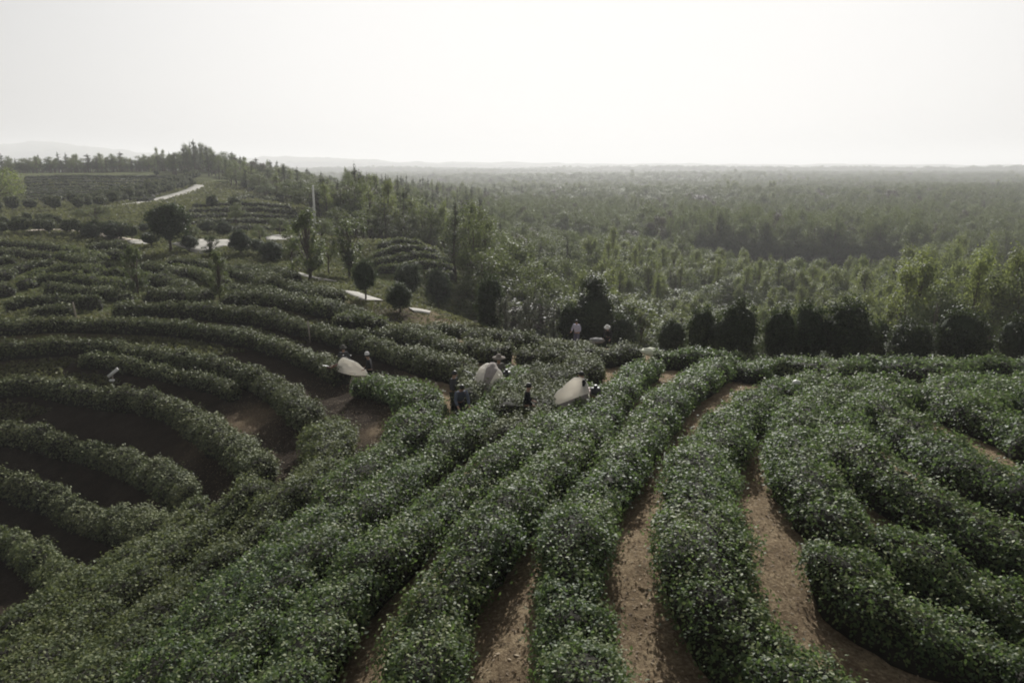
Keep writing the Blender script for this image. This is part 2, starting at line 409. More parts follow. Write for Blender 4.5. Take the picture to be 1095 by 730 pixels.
# ------------------------------------------------------------------ tea rows
def catmull(P, n=14):
    P = np.asarray(P, float)
    Q = np.vstack([2*P[0]-P[1], P, 2*P[-1]-P[-2]])
    out = []
    for i in range(1, len(Q)-2):
        t = np.linspace(0, 1, n, endpoint=False)[:, None]
        a, b, c, d = Q[i-1], Q[i], Q[i+1], Q[i+2]
        out.append(0.5*((2*b)+(-a+c)*t+(2*a-5*b+4*c-d)*t*t+(-a+3*b-3*c+d)*t**3))
    out.append(P[-1:]); return np.vstack(out)
def resample(P, ds):
    seg = np.hypot(*np.diff(P, axis=0).T); s = np.concatenate([[0], np.cumsum(seg)])
    n = max(4, int(s[-1]/ds)); q = np.linspace(0, s[-1], n+1)
    return np.stack([np.interp(q, s, P[:, 0]), np.interp(q, s, P[:, 1])], 1), s[-1]
class Hedge:
    def __init__(s, C, w, h, seed):
        s.C, s.L = resample(C, 0.12 if np.hypot(*C.mean(0)) < 60 else 0.4)
        s.n = len(s.C); s.h, s.seed = h, seed
        s.w0, s.w1 = (w if isinstance(w, tuple) else (w, w)); s.w = (s.w0+s.w1)/2
        T = np.gradient(s.C, axis=0); T /= np.linalg.norm(T, axis=1)[:, None] + 1e-9
        s.N = np.stack([T[:, 1], -T[:, 0]], 1)
        s.z = zt(s.C[:, 0], s.C[:, 1])
    def eval(s, u, a, k=1.0):
        """u in 0..1 along, a in 0..pi across"""
        f = u*(s.n-1); i = np.clip(f.astype(int), 0, s.n-2); f = f-i
        c = s.C[i]*(1-f)[:, None]+s.C[i+1]*f[:, None]; nn = s.N[i]*(1-f)[:, None]+s.N[i+1]*f[:, None]
        e = np.minimum(u, 1-u)*s.L; cap = np.clip(e/0.6, 0, 1); cap = np.sqrt(1-(1-cap)**2)*0.85+0.15
        ca, sa = np.cos(a), np.sin(a); W = s.w0+(s.w1-s.w0)*u
        lat0 = np.sign(ca)*np.abs(ca)**0.75; ver0 = sa**0.62
        px = c[:, 0]+nn[:, 0]*lat0*W/2; py = c[:, 1]+nn[:, 1]*lat0*W/2
        n1 = fbm(px/0.95, py/0.95, s.seed*0.37+ver0*0.8, 2); n2 = vnoise(px/0.30, py/0.30, ver0*2.5+s.seed)
        n0 = vnoise(px/2.6, py/2.6, s.seed*1.7)
        lat = lat0*W/2*(1+0.34*n1+0.17*n2+0.16*n0)*cap*k
        hh = s.h*(1+0.34*n1+0.20*n2+0.22*n0-.30*np.clip(n0-.45, 0, 1))*cap
        undercut = 0.80+0.20*np.clip(ver0/0.5, 0, 1)
        x = c[:, 0]+nn[:, 0]*lat*undercut; y = c[:, 1]+nn[:, 1]*lat*undercut
        z0 = zt(x, y)
        z = z0 + hh*ver0*(k if k == 1 else k*0.97) - (0.03 if k < 1 else 0)
        nrm = np.stack([nn[:, 0]*ca, nn[:, 1]*ca, sa*1.1+0.15], 1)
        return np.stack([x, y, z], 1), nrm
def tea_row(label, pix=None, w=1.5, h=0.85, mat=None, group=None, C=None, fill=1.0, lsize=None, name='tea_row', cat='tea row'):
    tea_row.k += 1
    if C is None: C = np.array([cast(px, py, h) for px, py in pix])
    C = catmull(C)
    hd = Hedge(C, w, h, tea_row.k*3.7)
    M = 11
    A = np.linspace(0, math.pi, M); U = np.linspace(0, 1, hd.n)
    uu, aa = np.meshgrid(U, A, indexing='ij')
    V, _ = hd.eval(uu.ravel(), aa.ravel(), 0.86)
    i = (np.arange(hd.n-1)[:, None]*M+np.arange(M-1)[None, :]).ravel()
    F1 = np.stack([i, i+M, i+M+1, i+1], -1)
    dist = np.hypot(*hd.C.T)
    s_loc = lsize if lsize else np.clip(0.040+0.0023*dist, 0.05, 0.42)
    s_loc = s_loc*np.ones(hd.n)
    per = (hd.w*0.5+hd.h)*2*0.80
    dens = fill*1.75/(s_loc**2*0.5)*per*hd.L/hd.n
    cum = np.concatenate([[0], np.cumsum(dens)]); tot = int(cum[-1])
    u = np.interp(rng.random(tot)*cum[-1], cum, np.linspace(0, 1, hd.n+1))
    a = np.arccos(np.clip(rng.uniform(-1, 1, tot), -1, 1))
    a = np.where(rng.random(tot) < 0.5, a, rng.uniform(0.05, math.pi-0.05, tot))
    P, Nn = hd.eval(u, a, 1.0)
    Nl = Nn/np.linalg.norm(Nn, axis=1)[:, None]
    ss = np.interp(u, np.linspace(0, 1, hd.n), s_loc)*rng.uniform(0.65, 1.35, tot)
    spr = rng.normal(0, 0.05, tot) + (rng.random(tot) < 0.11)*rng.uniform(0.03, 0.20, tot)
    P = P + Nl*spr[:, None]
    Nf = Nl*0.7; Nf[:, 2] += 0.5
    V2, F2 = leaf_quads(P, Nf, ss, 0.6, 0.55)
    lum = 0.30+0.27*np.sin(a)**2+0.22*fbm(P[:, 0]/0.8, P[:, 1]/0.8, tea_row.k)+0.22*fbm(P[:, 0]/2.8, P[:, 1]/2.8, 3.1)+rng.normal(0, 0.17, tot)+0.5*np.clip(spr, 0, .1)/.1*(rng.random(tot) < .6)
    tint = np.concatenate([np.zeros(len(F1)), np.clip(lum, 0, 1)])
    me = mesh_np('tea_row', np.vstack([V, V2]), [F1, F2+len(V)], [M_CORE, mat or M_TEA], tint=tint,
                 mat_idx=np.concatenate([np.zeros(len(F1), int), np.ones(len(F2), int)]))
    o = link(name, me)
    tag(o, label, cat, group)
    tea_row.leaves += tot; ROWPTS.append((resample(C, .3)[0], hd.w/2+.45))
    return o
tea_row.k = 0; tea_row.leaves = 0; ROWPTS = []

G_HILL = 'tea rows on the near hillside'
G_BOWL = 'terraced tea rows round the hollow'
G_MID = 'tea rows on the slope behind the hollow'
NEAR = [
 ('wide dark tea row between the two central bare paths', [(655,765),(640,725),(612,640),(606,585),(620,545),(655,495),(692,448),(732,408),(775,385)], (1.22, 1.5)),
 ('wide tea row between the leftmost bare path and the central ones', [(455,765),(452,720),(456,650),(500,583),(553,527),(612,470),(652,424),(676,398),(694,384)], 1.3),
 ('tea row just left of the leftmost bare path, climbing toward the brown-edged bag', [(262,770),(294,725),(320,690),(350,640),(398,590),(462,535),(525,488),(580,455),(622,428),(642,408)], 1.25),
 ('wide bluish tea row between the two right-hand bare paths, bending away at its top', [(985,790),(900,735),(835,690),(784,642),(757,575),(746,520),(757,480),(785,442),(825,414),(880,397)], (1.42, 1.5)),
 ('tea row bending round the right side of the rightmost bare path', [(1130,650),(1092,634),(1040,608),(990,585),(935,560),(886,530),(858,490),(851,455),(868,428),(910,408),(960,398)], 1.5),
 ('low dark tea row above the black shadow in the bottom right corner', [(892,572),(912,612),(960,640),(1020,664),(1095,692),(1140,712)], 1.25),
 ('tea row with a blunt nose pointing left beside a short dark gap', [(1140,590),(1095,568),(1040,545),(985,518),(935,492),(902,470),(902,450),(922,430)], (1.6, 1.1)),
 ('greyish tea row whose nose lies right of the short dark gap near the crest', [(1140,528),(1095,510),(1040,487),(990,458),(950,436),(938,424),(965,412),(1005,410)], 1.6),
 ('grey-green tea row at the right edge below the crest row', [(1140,470),(1095,452),(1055,436),(1020,424),(1015,411),(1040,402),(1080,398)], 1.5),
 ('short tea row leaving the right edge just under the crest row', [(1140,432),(1100,415),(1085,405),(1110,396)], 1.4),
 ('yellow-green tea row along the crest in front of the big dark bushes', [(792,389),(830,385),(880,388),(930,383),(985,387),(1040,383),(1130,386)], 2.1),
 ('short tea row on the crest left of the dark bushes, behind the pale sack', [(700,377),(735,377),(775,378),(800,380)], 1.0),
]
def ext(P):
    """rows that leave the frame sideways go on beyond it"""
    P = list(P)
    for k, q in ((0, 1), (-1, -2)):
        a, b = P[k], P[q]
        step = 170 if a[0] > 1100 else (-170 if a[0] < -15 else 0)
        if step:
            n = (a[0]+step, a[1]+(a[1]-b[1])/(a[0]-b[0]+1e-6)*step*.6)
            P = [n]+P if k == 0 else P+[n]
    return P
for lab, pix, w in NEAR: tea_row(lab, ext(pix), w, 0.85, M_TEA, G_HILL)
DIAG = [
 ('diagonal tea row running from the bottom edge up to the striped white bag', [(165,770),(217,715),(278,645),(346,573),(412,520),(466,478),(512,440),(540,412),(548,392)], 1.3),
 ('diagonal tea row bordering the gap where two dark-clad workers stand', [(118,765),(160,715),(232,635),(300,572),(360,522),(405,482),(440,450),(455,430),(440,414),(415,404),(384,402)], 1.48),
 ('diagonal tea row that meets the rounded clump below the reddish bare bank', [(35,770),(80,718),(150,650),(222,590),(285,540),(335,500),(352,470),(345,447)],1.6),
 ('diagonal tea row joining the third terrace at the head of the hollow', [(-30,745),(30,702),(105,640),(172,588),(235,540),(282,508)], 1.48),
 ('diagonal tea row joining the fourth terrace beside the dark hollow', [(-30,705),(20,680),(80,640),(135,597),(180,556),(205,530)], 1.3),
 ('lowest diagonal tea row along the lip of the black hollow', [(-30,678),(15,660),(62,632),(110,602),(140,580)], 1.2),
]
for lab, pix, w in DIAG: tea_row(lab, ext(pix), w, 0.85, M_TEA2 if pix[0][0] < 60 else M_TEA, G_HILL)
BOWL = [
 ('long terrace row crossing the hollow from the left edge to the plain white bag', [(-30,345),(30,343),(60,341),(120,342),(180,344),(235,350),(290,362),(330,377),(352,386),(366,394)], 1.0, 0.85),
 ('terrace row second down the hollow, ending in a big rounded clump', [(-30,370),(20,367),(60,364),(95,363),(140,369),(190,376),(235,385),(272,398),(300,414),(322,432),(340,440)], 1.0, 0.85),
 ('short lower row of separate clumps in front of the second terrace', [(84,380),(110,380),(140,386),(170,391),(205,399),(235,406),(252,414)], 0.8, 0.7),
 ('terrace row third down the hollow, sweeping right below the white tilted board', [(-30,410),(10,405),(45,406),(80,413),(115,418),(150,421),(182,430),(205,444),(232,460),(258,478),(285,495)], 1.0, 0.85),
 ('terrace row fourth down the hollow, curving into the diagonal rows', [(-30,455),(5,455),(40,461),(80,471),(120,480),(150,493),(178,506),(200,524)], 1.0, 0.85),
 ('terrace row fifth down the hollow, broken into three clumps', [(-30,505),(0,508),(30,516),(60,527),(85,540),(115,547),(145,553),(165,557)], 1.0, 0.95),
 ('lowest terrace row at the left edge above the darkest part of the hollow', [(-30,568),(5,570),(28,580),(48,596),(66,612),(85,622)], 1.05, 0.95),
 ('topmost long terrace row, rimming the hollow behind the two wooden posts', [(120,328),(150,323),(190,324),(240,328),(286,333),(316,340),(360,352),(387,359),(413,366),(439,374),(473,382),(500,390),(506,402),(498,420)], 1.15, 1.0),
 ('short tea row left of the small wooden post at the top of the hollow', [(30,328),(52,326),(78,327)], 0.9, 0.8),
 ('short tea row at the left edge behind the small wooden post', [(5,322),(25,317),(50,316),(80,318),(108,320)], 0.9, 0.85),
]
for lab, pix, w, h in BOWL: tea_row(lab, ext(pix), w, h, M_TEAFAR if 'lowest' not in lab else M_TEA2, G_BOWL)
MID = [
 ('dark rounded tea row right of the yellow-green grass patch', [(358,337),(385,333),(408,341)], 1.2, 0.95),
 ('dark tea row stepping down right toward the striped white bag', [(400,350),(428,348),(459,357),(484,363),(521,366),(540,370)], 1.2, 0.95),
 ('tea row curling behind the harvester with the black-clad worker', [(555,374),(580,372),(600,373),(620,381),(634,392)], 1.2, 0.85),
 ('tea row between the striped bag and the lone dark-clad worker', [(570,385),(560,397),(552,415),(538,438)], 1.2, 0.85),
 ('tea row between the lone dark-clad worker and the brown-edged white bag', [(610,392),(592,404),(578,422),(560,445),(540,462)], 1.2, 0.85),
 ('short clump of tea behind the dark stepping row, left of the pale stone', [(455,348),(475,345),(495,349)], 1.1, 0.8),
 ('tea clump beside the pale stone at the foot of the grassy slope', [(500,355),(520,352),(535,355)], 1.0, 0.75),
 ('low tea clump midway between the pale stone and the worker in lilac', [(545,361),(562,358),(582,360)], 1.1, 0.8),
 ('tea row running up to the worker in lilac', [(560,352),(585,350),(605,353)], 0.9, 0.7),
 ('dark tea row in front of the worker in lilac', [(585,366),(602,363),(625,367),(640,374)], 1.1, 0.8),
 ('dark tea row in front of the bending white-hatted worker, left of the pale sack', [(640,374),(660,371),(685,371)], 1.1, 0.85),
 ('tea row in front of the dark grass patch under the slanting road', [(255,316),(290,313),(330,320),(370,327),(395,330)], 1.3, 0.9),
 ('dark rounded tea clump at the right foot of the thin young tree', [(240,318),(258,312),(272,314)], 1.4, 1.0),
 ('tea row with a rounded end, sloping down right between the two thin young trees', [(160,292),(180,296),(205,305),(220,313)], 1.3, 1.0),
 ('dark tea row below the left thin young tree', [(152,311),(170,309),(192,312)], 1.2, 0.9),
 ('long dark tea row above the small wooden post', [(45,303),(75,303),(105,306),(138,311)], 1.2, 0.95),
 ('yellow-green tea row above the long dark row at left', [(22,300),(45,293),(75,292),(110,297),(140,303)], 1.3, 0.85),
 ('bright yellow-green tea row in the middle of the left slope', [(30,290),(55,284),(85,283),(112,290)], 1.2, 0.75),
 ('tea row near the left edge, under the dark terraces', [(0,292),(15,284),(35,279),(60,278)], 1.2, 0.8),
 ('tea row at the very left edge, dark and rounded', [(-20,306),(-5,303),(8,306)], 1.4, 0.9),
 ('tea row right of the left thin young tree, on the pale green slope', [(165,284),(190,283),(215,289),(240,299)], 1.2, 0.8),
 ('tea row just below the white paved yard', [(175,277),(200,276),(225,280),(262,290),(290,300)], 1.2, 0.75),
 ('tea row falling to the right along the narrow concrete path', [(250,283),(275,288),(305,299),(330,308),(350,316)], 1.2, 0.8),
 ('tea row in front of the left thin young tree, under the pale green slope', [(118,286),(138,288),(160,294)], 1.2, 0.8),
 ('tea row between the yard and the rounded-end row on the left slope', [(150,280),(172,283),(196,289)], 1.2, 0.8),
 ('tea row just left of the tall feathery young tree', [(270,281),(292,285),(316,293)], 1.2, 0.8),
 ('short tea row in front of the tall feathery young tree', [(318,304),(340,308),(362,314)], 1.2, 0.8),
 ('tea row behind the yellow-green grass patch', [(300,316),(325,318),(350,326)], 1.2, 0.85),
 ('tea row on the open grass right of the thin dark-stemmed young tree', [(245,303),(270,305),(295,311)], 1.2, 0.85),
 ('short tea row at the left, between the bright yellow-green row and the dark terraces', [(70,262),(92,268),(110,275)], 1.1, 0.75),
 ('tea row under the two dark bushes beneath the wide olive tree', [(85,284),(105,283),(122,279)], 1.1, 0.75),
 ('short tea row under the left end of the white paved yard', [(100,270),(122,268),(145,272)], 1.2, 0.8),
 ('tea row left of the white paved yard, upper of two', [(92,262),(115,259),(135,262)], 1.2, 0.8),
 ('rounded tea clump below the dark bushes on the left slope', [(75,272),(95,276),(115,281)], 1.2, 0.8),
 ('small pale green tea row in the middle of the left slope', [(60,270),(80,272),(98,278)], 1.0, 0.7),
 ('dark terrace row at the left edge, upper of three', [(-25,258),(5,257),(35,259),(65,262)], 1.1, 0.8),
 ('dark terrace row at the left edge, middle of three', [(-25,266),(5,266),(30,268),(52,270)], 1.1, 0.8),
 ('dark terrace row at the left edge, lowest of three', [(-25,277),(0,276),(18,275)], 1.1, 0.8),
]
for lab, pix, w, h in MID: tea_row(lab, pix, w*1.3, h, M_TEAFAR if not ('green' in lab) else M_TEA2, G_MID, fill=0.9)
KNOLL = [('uppermost curved tea row on the small round knoll', [(405,262),(420,256),(440,255),(452,259)]),
 ('second curved tea row from the top of the small round knoll', [(400,272),(418,264),(440,262),(458,264),(472,270)]),
 ('middle curved tea row on the small round knoll', [(398,277),(420,275),(445,270),(465,272),(484,278)]),
 ('fourth curved tea row down the small round knoll', [(402,284),(425,283),(450,279),(470,281),(488,286)]),
 ('lowest curved tea row at the foot of the small round knoll', [(455,290),(470,288),(486,291)])]
for lab, pix in KNOLL: tea_row(lab, pix, 1.15, 0.8, M_TEA2, 'tea rows on the round knoll', fill=.9)
for k, (y0, xa, xb) in enumerate([(210,245,300),(217,205,312),(222,200,318),(228,196,325),(234,200,330),(241,230,320)]):
    nm = ['topmost', 'second', 'third', 'fourth', 'fifth', 'lowest'][k]
    tea_row(f'{nm} dark terrace line, counting down, on the far slope left of the white pole',
            [(xa, y0+1), (xa*.6+xb*.4, y0-1), (xa*.3+xb*.7, y0), (xb, y0+3)], 1.6, 0.9, M_TEAFAR, 'far terrace lines', fill=.7)
ORD = ['nearest', 'second', 'third', 'fourth', 'fifth', 'sixth', 'seventh', 'eighth', 'farthest']
for k in range(9):
    y0 = 211.5 - 2.9*k
    tea_row(f'{ORD[k]} of the dark tea rows in the far field, counted from the road',
            [(26, y0), (70, y0-1.2), (120, y0-1.0), (188-2.5*(8-k)*1.3, y0-0.4)], 3.2, 0.9, M_PINE, 'dark tea rows of the far field', fill=.5)  # dark needle colour paints the far field's shade into these rows

# ------------------------------------------------------------------ trees
def blob(name, r, mat, parent=None, seed=0, n=14, flat=0.0, rough=.18):
    """lumpy closed form"""
    A = np.linspace(0, math.pi, n); B = np.linspace(0, 2*math.pi, 2*n, endpoint=False)
    a, b = np.meshgrid(A, B, indexing='ij'); d = np.stack([np.sin(a)*np.cos(b), np.sin(a)*np.sin(b), np.cos(a)], -1).reshape(-1, 3)
    k = 1+rough*fbm(d[:, 0]*1.7+seed, d[:, 1]*1.7, d[:, 2]*1.7+seed)
    V = d*k[:, None]*np.array(r); V[:, 2] = np.maximum(V[:, 2], -r[2]*(1-flat))
    m = 2*n; F = np.array([(i*m+j, (i+1)*m+j, (i+1)*m+(j+1) % m, i*m+(j+1) % m) for i in range(n-1) for j in range(m)])
    return link(name, mesh_np(name, V, F, mat, smooth=True), parent)
def crown_mesh(name, lobes, nleaf, size, mat, asp=.6, up=0.55, shell=.42):
    """lobes: (centre, radii, weight)"""
    P = []; Nn = []; T = []
    wsum = sum(l[2] for l in lobes)
    for c, r, w in lobes:
        n = max(4, int(nleaf*w/wsum))
        d = rng.normal(0, 1, (n, 3)); d /= np.linalg.norm(d, axis=1)[:, None]
        q = rng.random(n)**shell
        p = np.array(c)+d*np.array(r)*q[:, None]*(1+0.18*rng.normal(0, 1, n))[:, None]
        P.append(p); Nn.append(d+np.array([0, 0, up])); T.append(np.clip(rng.normal(0.45, .2)+rng.normal(0, .17, n), 0, 1))
    P = np.vstack(P); Nn = np.vstack(Nn); T = np.concatenate(T)
    V, F = leaf_quads(P, Nn, size*rng.uniform(.6, 1.4, len(P)), asp, .6)
    return mesh_np(name, V, F, mat, tint=T)
def trunk_obj(name, h, r, limbs, parent, mat=None, lean=0.05):
    mb = MB()
    P = [(lean*h*0.3*math.sin(i*1.3), lean*h*.3*math.cos(i*.9+1)-lean*h*.16, h*i/6) for i in range(7)]
    P[0] = (0, 0, -0.25)
    mb.tube(P, [r*1.25, r, r*.9, r*.8, r*.66, r*.48, r*.25], 7)
    for (z0, tip) in limbs:
        a = Vector((0, 0, z0)); b = Vector(tip)
        m = (a+b)/2+Vector((0, 0, -0.08*(b-a).length))
        mb.tube([a, m, b], [r*.5, r*.34, r*.12], 5)
    return mb.build(name, mat or M_BARK, parent)
def make_tree(kind, seed):
    global rng
    keep = rng; rng = np.random.default_rng(1000+seed); rd = random.Random(seed)
    nm = {'poplar': 'poplar_tree', 'broad': 'broadleaf_tree', 'pine': 'pine_tree', 'russet': 'russet_tree', 'round': 'clipped_tree', 'egg': 'clipped_tree',
          'feather': 'young_tree', 'vase': 'young_tree', 'shrub': 'round_shrub', 'pale': 'pale_shrub', 'bush': 'dark_bush', 'column': 'dark_conifer', 'big': 'willow_tree'}[kind]
    root = empty(nm); lobes = []; limbs = []; heart = None
    if kind == 'poplar':
        h = 10.0
        for i in range(26):
            t = rd.uniform(.22, 1); rr = 1.45*math.sin(math.pi*(0.12+0.85*t)**.8)+.2
            a = rd.uniform(0, 6.28); q = rr*math.sqrt(rd.random())*.9
            c = (q*math.cos(a), q*math.sin(a), h*t*.97); s = rd.uniform(.45, .8)
            lobes.append((c, (s, s, s*1.5), s*s)); 
            if i % 2 == 0: limbs.append((max(1.5, c[2]-1.8), c))
        cm = crown_mesh('poplar_crown', lobes, 2900, .20, M_POP); th, tr = h*.92, .13
    elif kind in ('broad', 'russet'):
        h = 8.5 if kind == 'broad' else 8.0
        for i in range(17):
            a = rd.uniform(0, 6.28); e = rd.uniform(-.6, 1); q = 2.2*math.sqrt(max(.05, 1-e*e))*rd.uniform(.55, 1)
            c = (q*math.cos(a), q*math.sin(a), h*.62+e*h*.30); s = rd.uniform(.75, 1.3)
            lobes.append((c, (s, s, s*.8), s*s))
            if i % 2 == 0: limbs.append((h*rd.uniform(.25, .5), c))
        cm = crown_mesh('broadleaf_crown', lobes, 2900, .23, M_BROAD if kind == 'broad' else M_RUST); th, tr = h*.8, .16
    elif kind == 'pine':
        h = 10.5
        for i in range(30):
            t = rd.uniform(.24, .93); q = 1.9*(1.04-t)**.7*rd.uniform(.35, 1.1); a = rd.uniform(0, 6.28)
            c = (q*math.cos(a), q*math.sin(a), h*t); s = rd.uniform(.45, .85)*(1.25-.6*t)
            lobes.append((c, (s, s, s*.62), s*s))
            limbs.append((max(1, c[2]-.4), c))
        for q in range(12): lobes.append(((rd.uniform(-.1, .1), rd.uniform(-.1, .1), h*(.42+.05*q)), (.95-.065*q, .95-.065*q, .6), .5-.035*q))
        cm = crown_mesh('pine_crown', lobes, 2500, .20, M_PINE, asp=.4); th, tr = h*.97, .15
    elif kind in ('round', 'egg', 'bush'):
        # clipped crown: dense egg shape, flat-ish base, lumpy skin
        h = 3.4; rx = 1.25; rz = 1.25 if kind == 'round' else 1.5
        if kind == 'bush': rx, rz = 1.3, 1.72
        cz = h-rz
        for i in range(95):
            z = rd.uniform(-1, 1); a = rd.uniform(0, 6.28); q = math.sqrt(1-z*z)
            k = rd.uniform(.70, .99)
            wz = 1.0 if kind != 'egg' else (1.08-.22*z)
            c = (rx*q*math.cos(a)*k*wz, rx*q*math.sin(a)*k*wz, cz+rz*z*k); s = rd.uniform(.26, .44)
            lobes.append((c, (s, s, s), s*s))
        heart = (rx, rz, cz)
        for i in range(6):
            a = i*1.05; limbs.append((.8, (rx*.6*math.cos(a), rx*.6*math.sin(a), cz+.2)))
        cm = crown_mesh('clipped_crown', lobes, 6500, .13, M_ROUND, shell=.4); th, tr = h*.8, .09
    elif kind in ('feather', 'vase'):
        h = 5.6
        for i in range(40):
            t = rd.uniform(.18, 1); a = rd.uniform(0, 6.28)
            q = (.95*math.sin(math.pi*min(1, t*.95))**.6 if kind == 'feather' else .35+1.5*t**1.5*rd.random())*rd.uniform(.3, 1)
            c = (q*math.cos(a), q*math.sin(a), h*t*.95); s = rd.uniform(.24, .46)
            lobes.append((c, (s*.8, s*.8, s*1.7), s*s)); limbs.append((max(.6, c[2]*.5-.2), c))
        cm = crown_mesh('young_crown', lobes, 5200, .14, M_FEATH, asp=.4, shell=.8); th, tr = h*.9, .075
    elif kind == 'shrub':
        for i in range(22):
            z = rd.uniform(-.6, 1); a = rd.uniform(0, 6.28); q = math.sqrt(1-z*z)*.7
            lobes.append(((q*math.cos(a), q*math.sin(a), 1.15+.7*z), (.38, .38, .38), 1))
        heart = (.95, .85, 1.1); cm = crown_mesh('shrub_crown', lobes, 1000, .2, M_TEAFAR); th, tr = 1.2, .06
        for i in range(4): limbs.append((.3, (.5*math.cos(i*1.6), .5*math.sin(i*1.6), 1.2)))
    elif kind == 'pale':
        for i in range(22):
            t = rd.uniform(.1, 1); a = rd.uniform(0, 6.28); q = (.3+.75*t)*rd.random()
            lobes.append(((q*math.cos(a), q*math.sin(a), 2.6*t), (.28, .28, .45), 1)); limbs.append((.2, lobes[-1][0]))
        cm = crown_mesh('pale_crown', lobes, 1500, .14, M_PALE, shell=.8); th, tr = 1.8, .05
    elif kind == 'column':
        h = 5.2
        for i in range(90):
            t = rd.uniform(.03, 1); a = rd.uniform(0, 6.28); q = 1.35*(1-t**2.0*.9)*rd.uniform(.55, 1)
            s = rd.uniform(.3, .5); c = (q*math.cos(a), q*math.sin(a), h*t)
            lobes.append((c, (s, s, s*1.3), s*s))
            if i % 6 == 0: limbs.append((max(.2, c[2]-.5), c))
        heart = (1.15, 2.35, 2.3)
        cm = crown_mesh('conifer_crown', lobes, 8000, .15, M_ROUND, asp=.4); th, tr = h*.95, .14
    else:
        h = 9
        for i in range(34):
            a = rd.uniform(0, 6.28); e = rd.uniform(-.7, 1); q = 4.0*math.sqrt(max(.05, 1-e*e))*rd.uniform(.4, 1)
            c = (q*math.cos(a), q*math.sin(a), h*.55+e*h*.4); s = rd.uniform(.9, 1.5)
            lobes.append((c, (s, s, s), s*s))
            if i % 3 == 0: limbs.append((h*rd.uniform(.2, .4), c))
        cm = crown_mesh('willow_crown', lobes, 3400, .3, M_POP); th, tr = h*.8, .25
    cr = link('crown', cm, root)
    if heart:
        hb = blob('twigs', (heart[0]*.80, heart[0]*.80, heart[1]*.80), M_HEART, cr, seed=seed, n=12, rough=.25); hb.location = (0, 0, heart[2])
    trunk_obj('trunk', th, tr, limbs, root)
    rng = keep
    root['_h'] = {'poplar': 10.5, 'broad': 8.7, 'russet': 8.2, 'pine': 11, 'round': 3.4, 'egg': 3.4, 'bush': 3.4, 'feather': 5.6, 'vase': 5.6, 'shrub': 2.0, 'pale': 2.7, 'column': 5.4, 'big': 9}[kind]
    root['_w'] = {'poplar': 4.2, 'broad': 6, 'russet': 6, 'pine': 4.2, 'round': 2.7, 'egg': 2.7, 'bush': 2.7, 'feather': 2.2, 'vase': 3.2, 'shrub': 1.9, 'pale': 1.9, 'column': 2.8, 'big': 9}[kind]
    return root
PROTO = {}
for kind, nv in (('poplar', 3), ('broad', 3), ('pine', 3), ('russet', 2), ('round', 2), ('egg', 2), ('bush', 2), ('feather', 2), ('vase', 1), ('shrub', 3), ('pale', 2), ('column', 1), ('big', 1)):
    PROTO[kind] = [make_tree(kind, len(PROTO)*10+i) for i in range(nv)]
HW = {k: [(p.pop('_h') if False else p['_h'], p['_w']) for p in v] for k, v in PROTO.items()}
for v in PROTO.values():
    for p in v:
        del p['_h']; del p['_w']
USED = set()
def plant(kind, x, y, label, cat='tree', group=None, h=None, w=None, sink=0.0, z=None):
    i = random.randrange(len(PROTO[kind]))
    pr = PROTO[kind][i]
    if (kind, i) in USED: o = copy_tree(pr)
    else: o = pr; USED.add((kind, i))
    ph, pw = HW[kind][i]
    sh = (h or ph)/ph; sw = (w/pw) if w else sh
    o.location = (x, y, (float(zt(x, y)) if z is None else z)-sink)
    o.scale = (sw, sw, sh); o.rotation_euler = (0, 0, random.uniform(0, 6.28))
    for key in ('group',):
        if key in o: del o[key]
    tag(o, label, cat, group)
    return o
def plant_px(kind, px, base, top, wpx, label, cat='tree', group=None, dist=None):
    if dist is None: p = cast(px, base, 0)
    else:
        d = ray(px, base); p = np.array([d[0], d[1]])*dist/d[1]
    Y = p[1]; g = ray(px, top); ztop = g[2]/g[1]*Y
    z0 = float(zt(p[0], p[1]))
    sc = (CP*Y - SP*z0)/FPX                      # metres per pixel there
    return plant(kind, p[0], p[1], label, cat, group, h=max(.5, ztop-z0), w=wpx*sc)

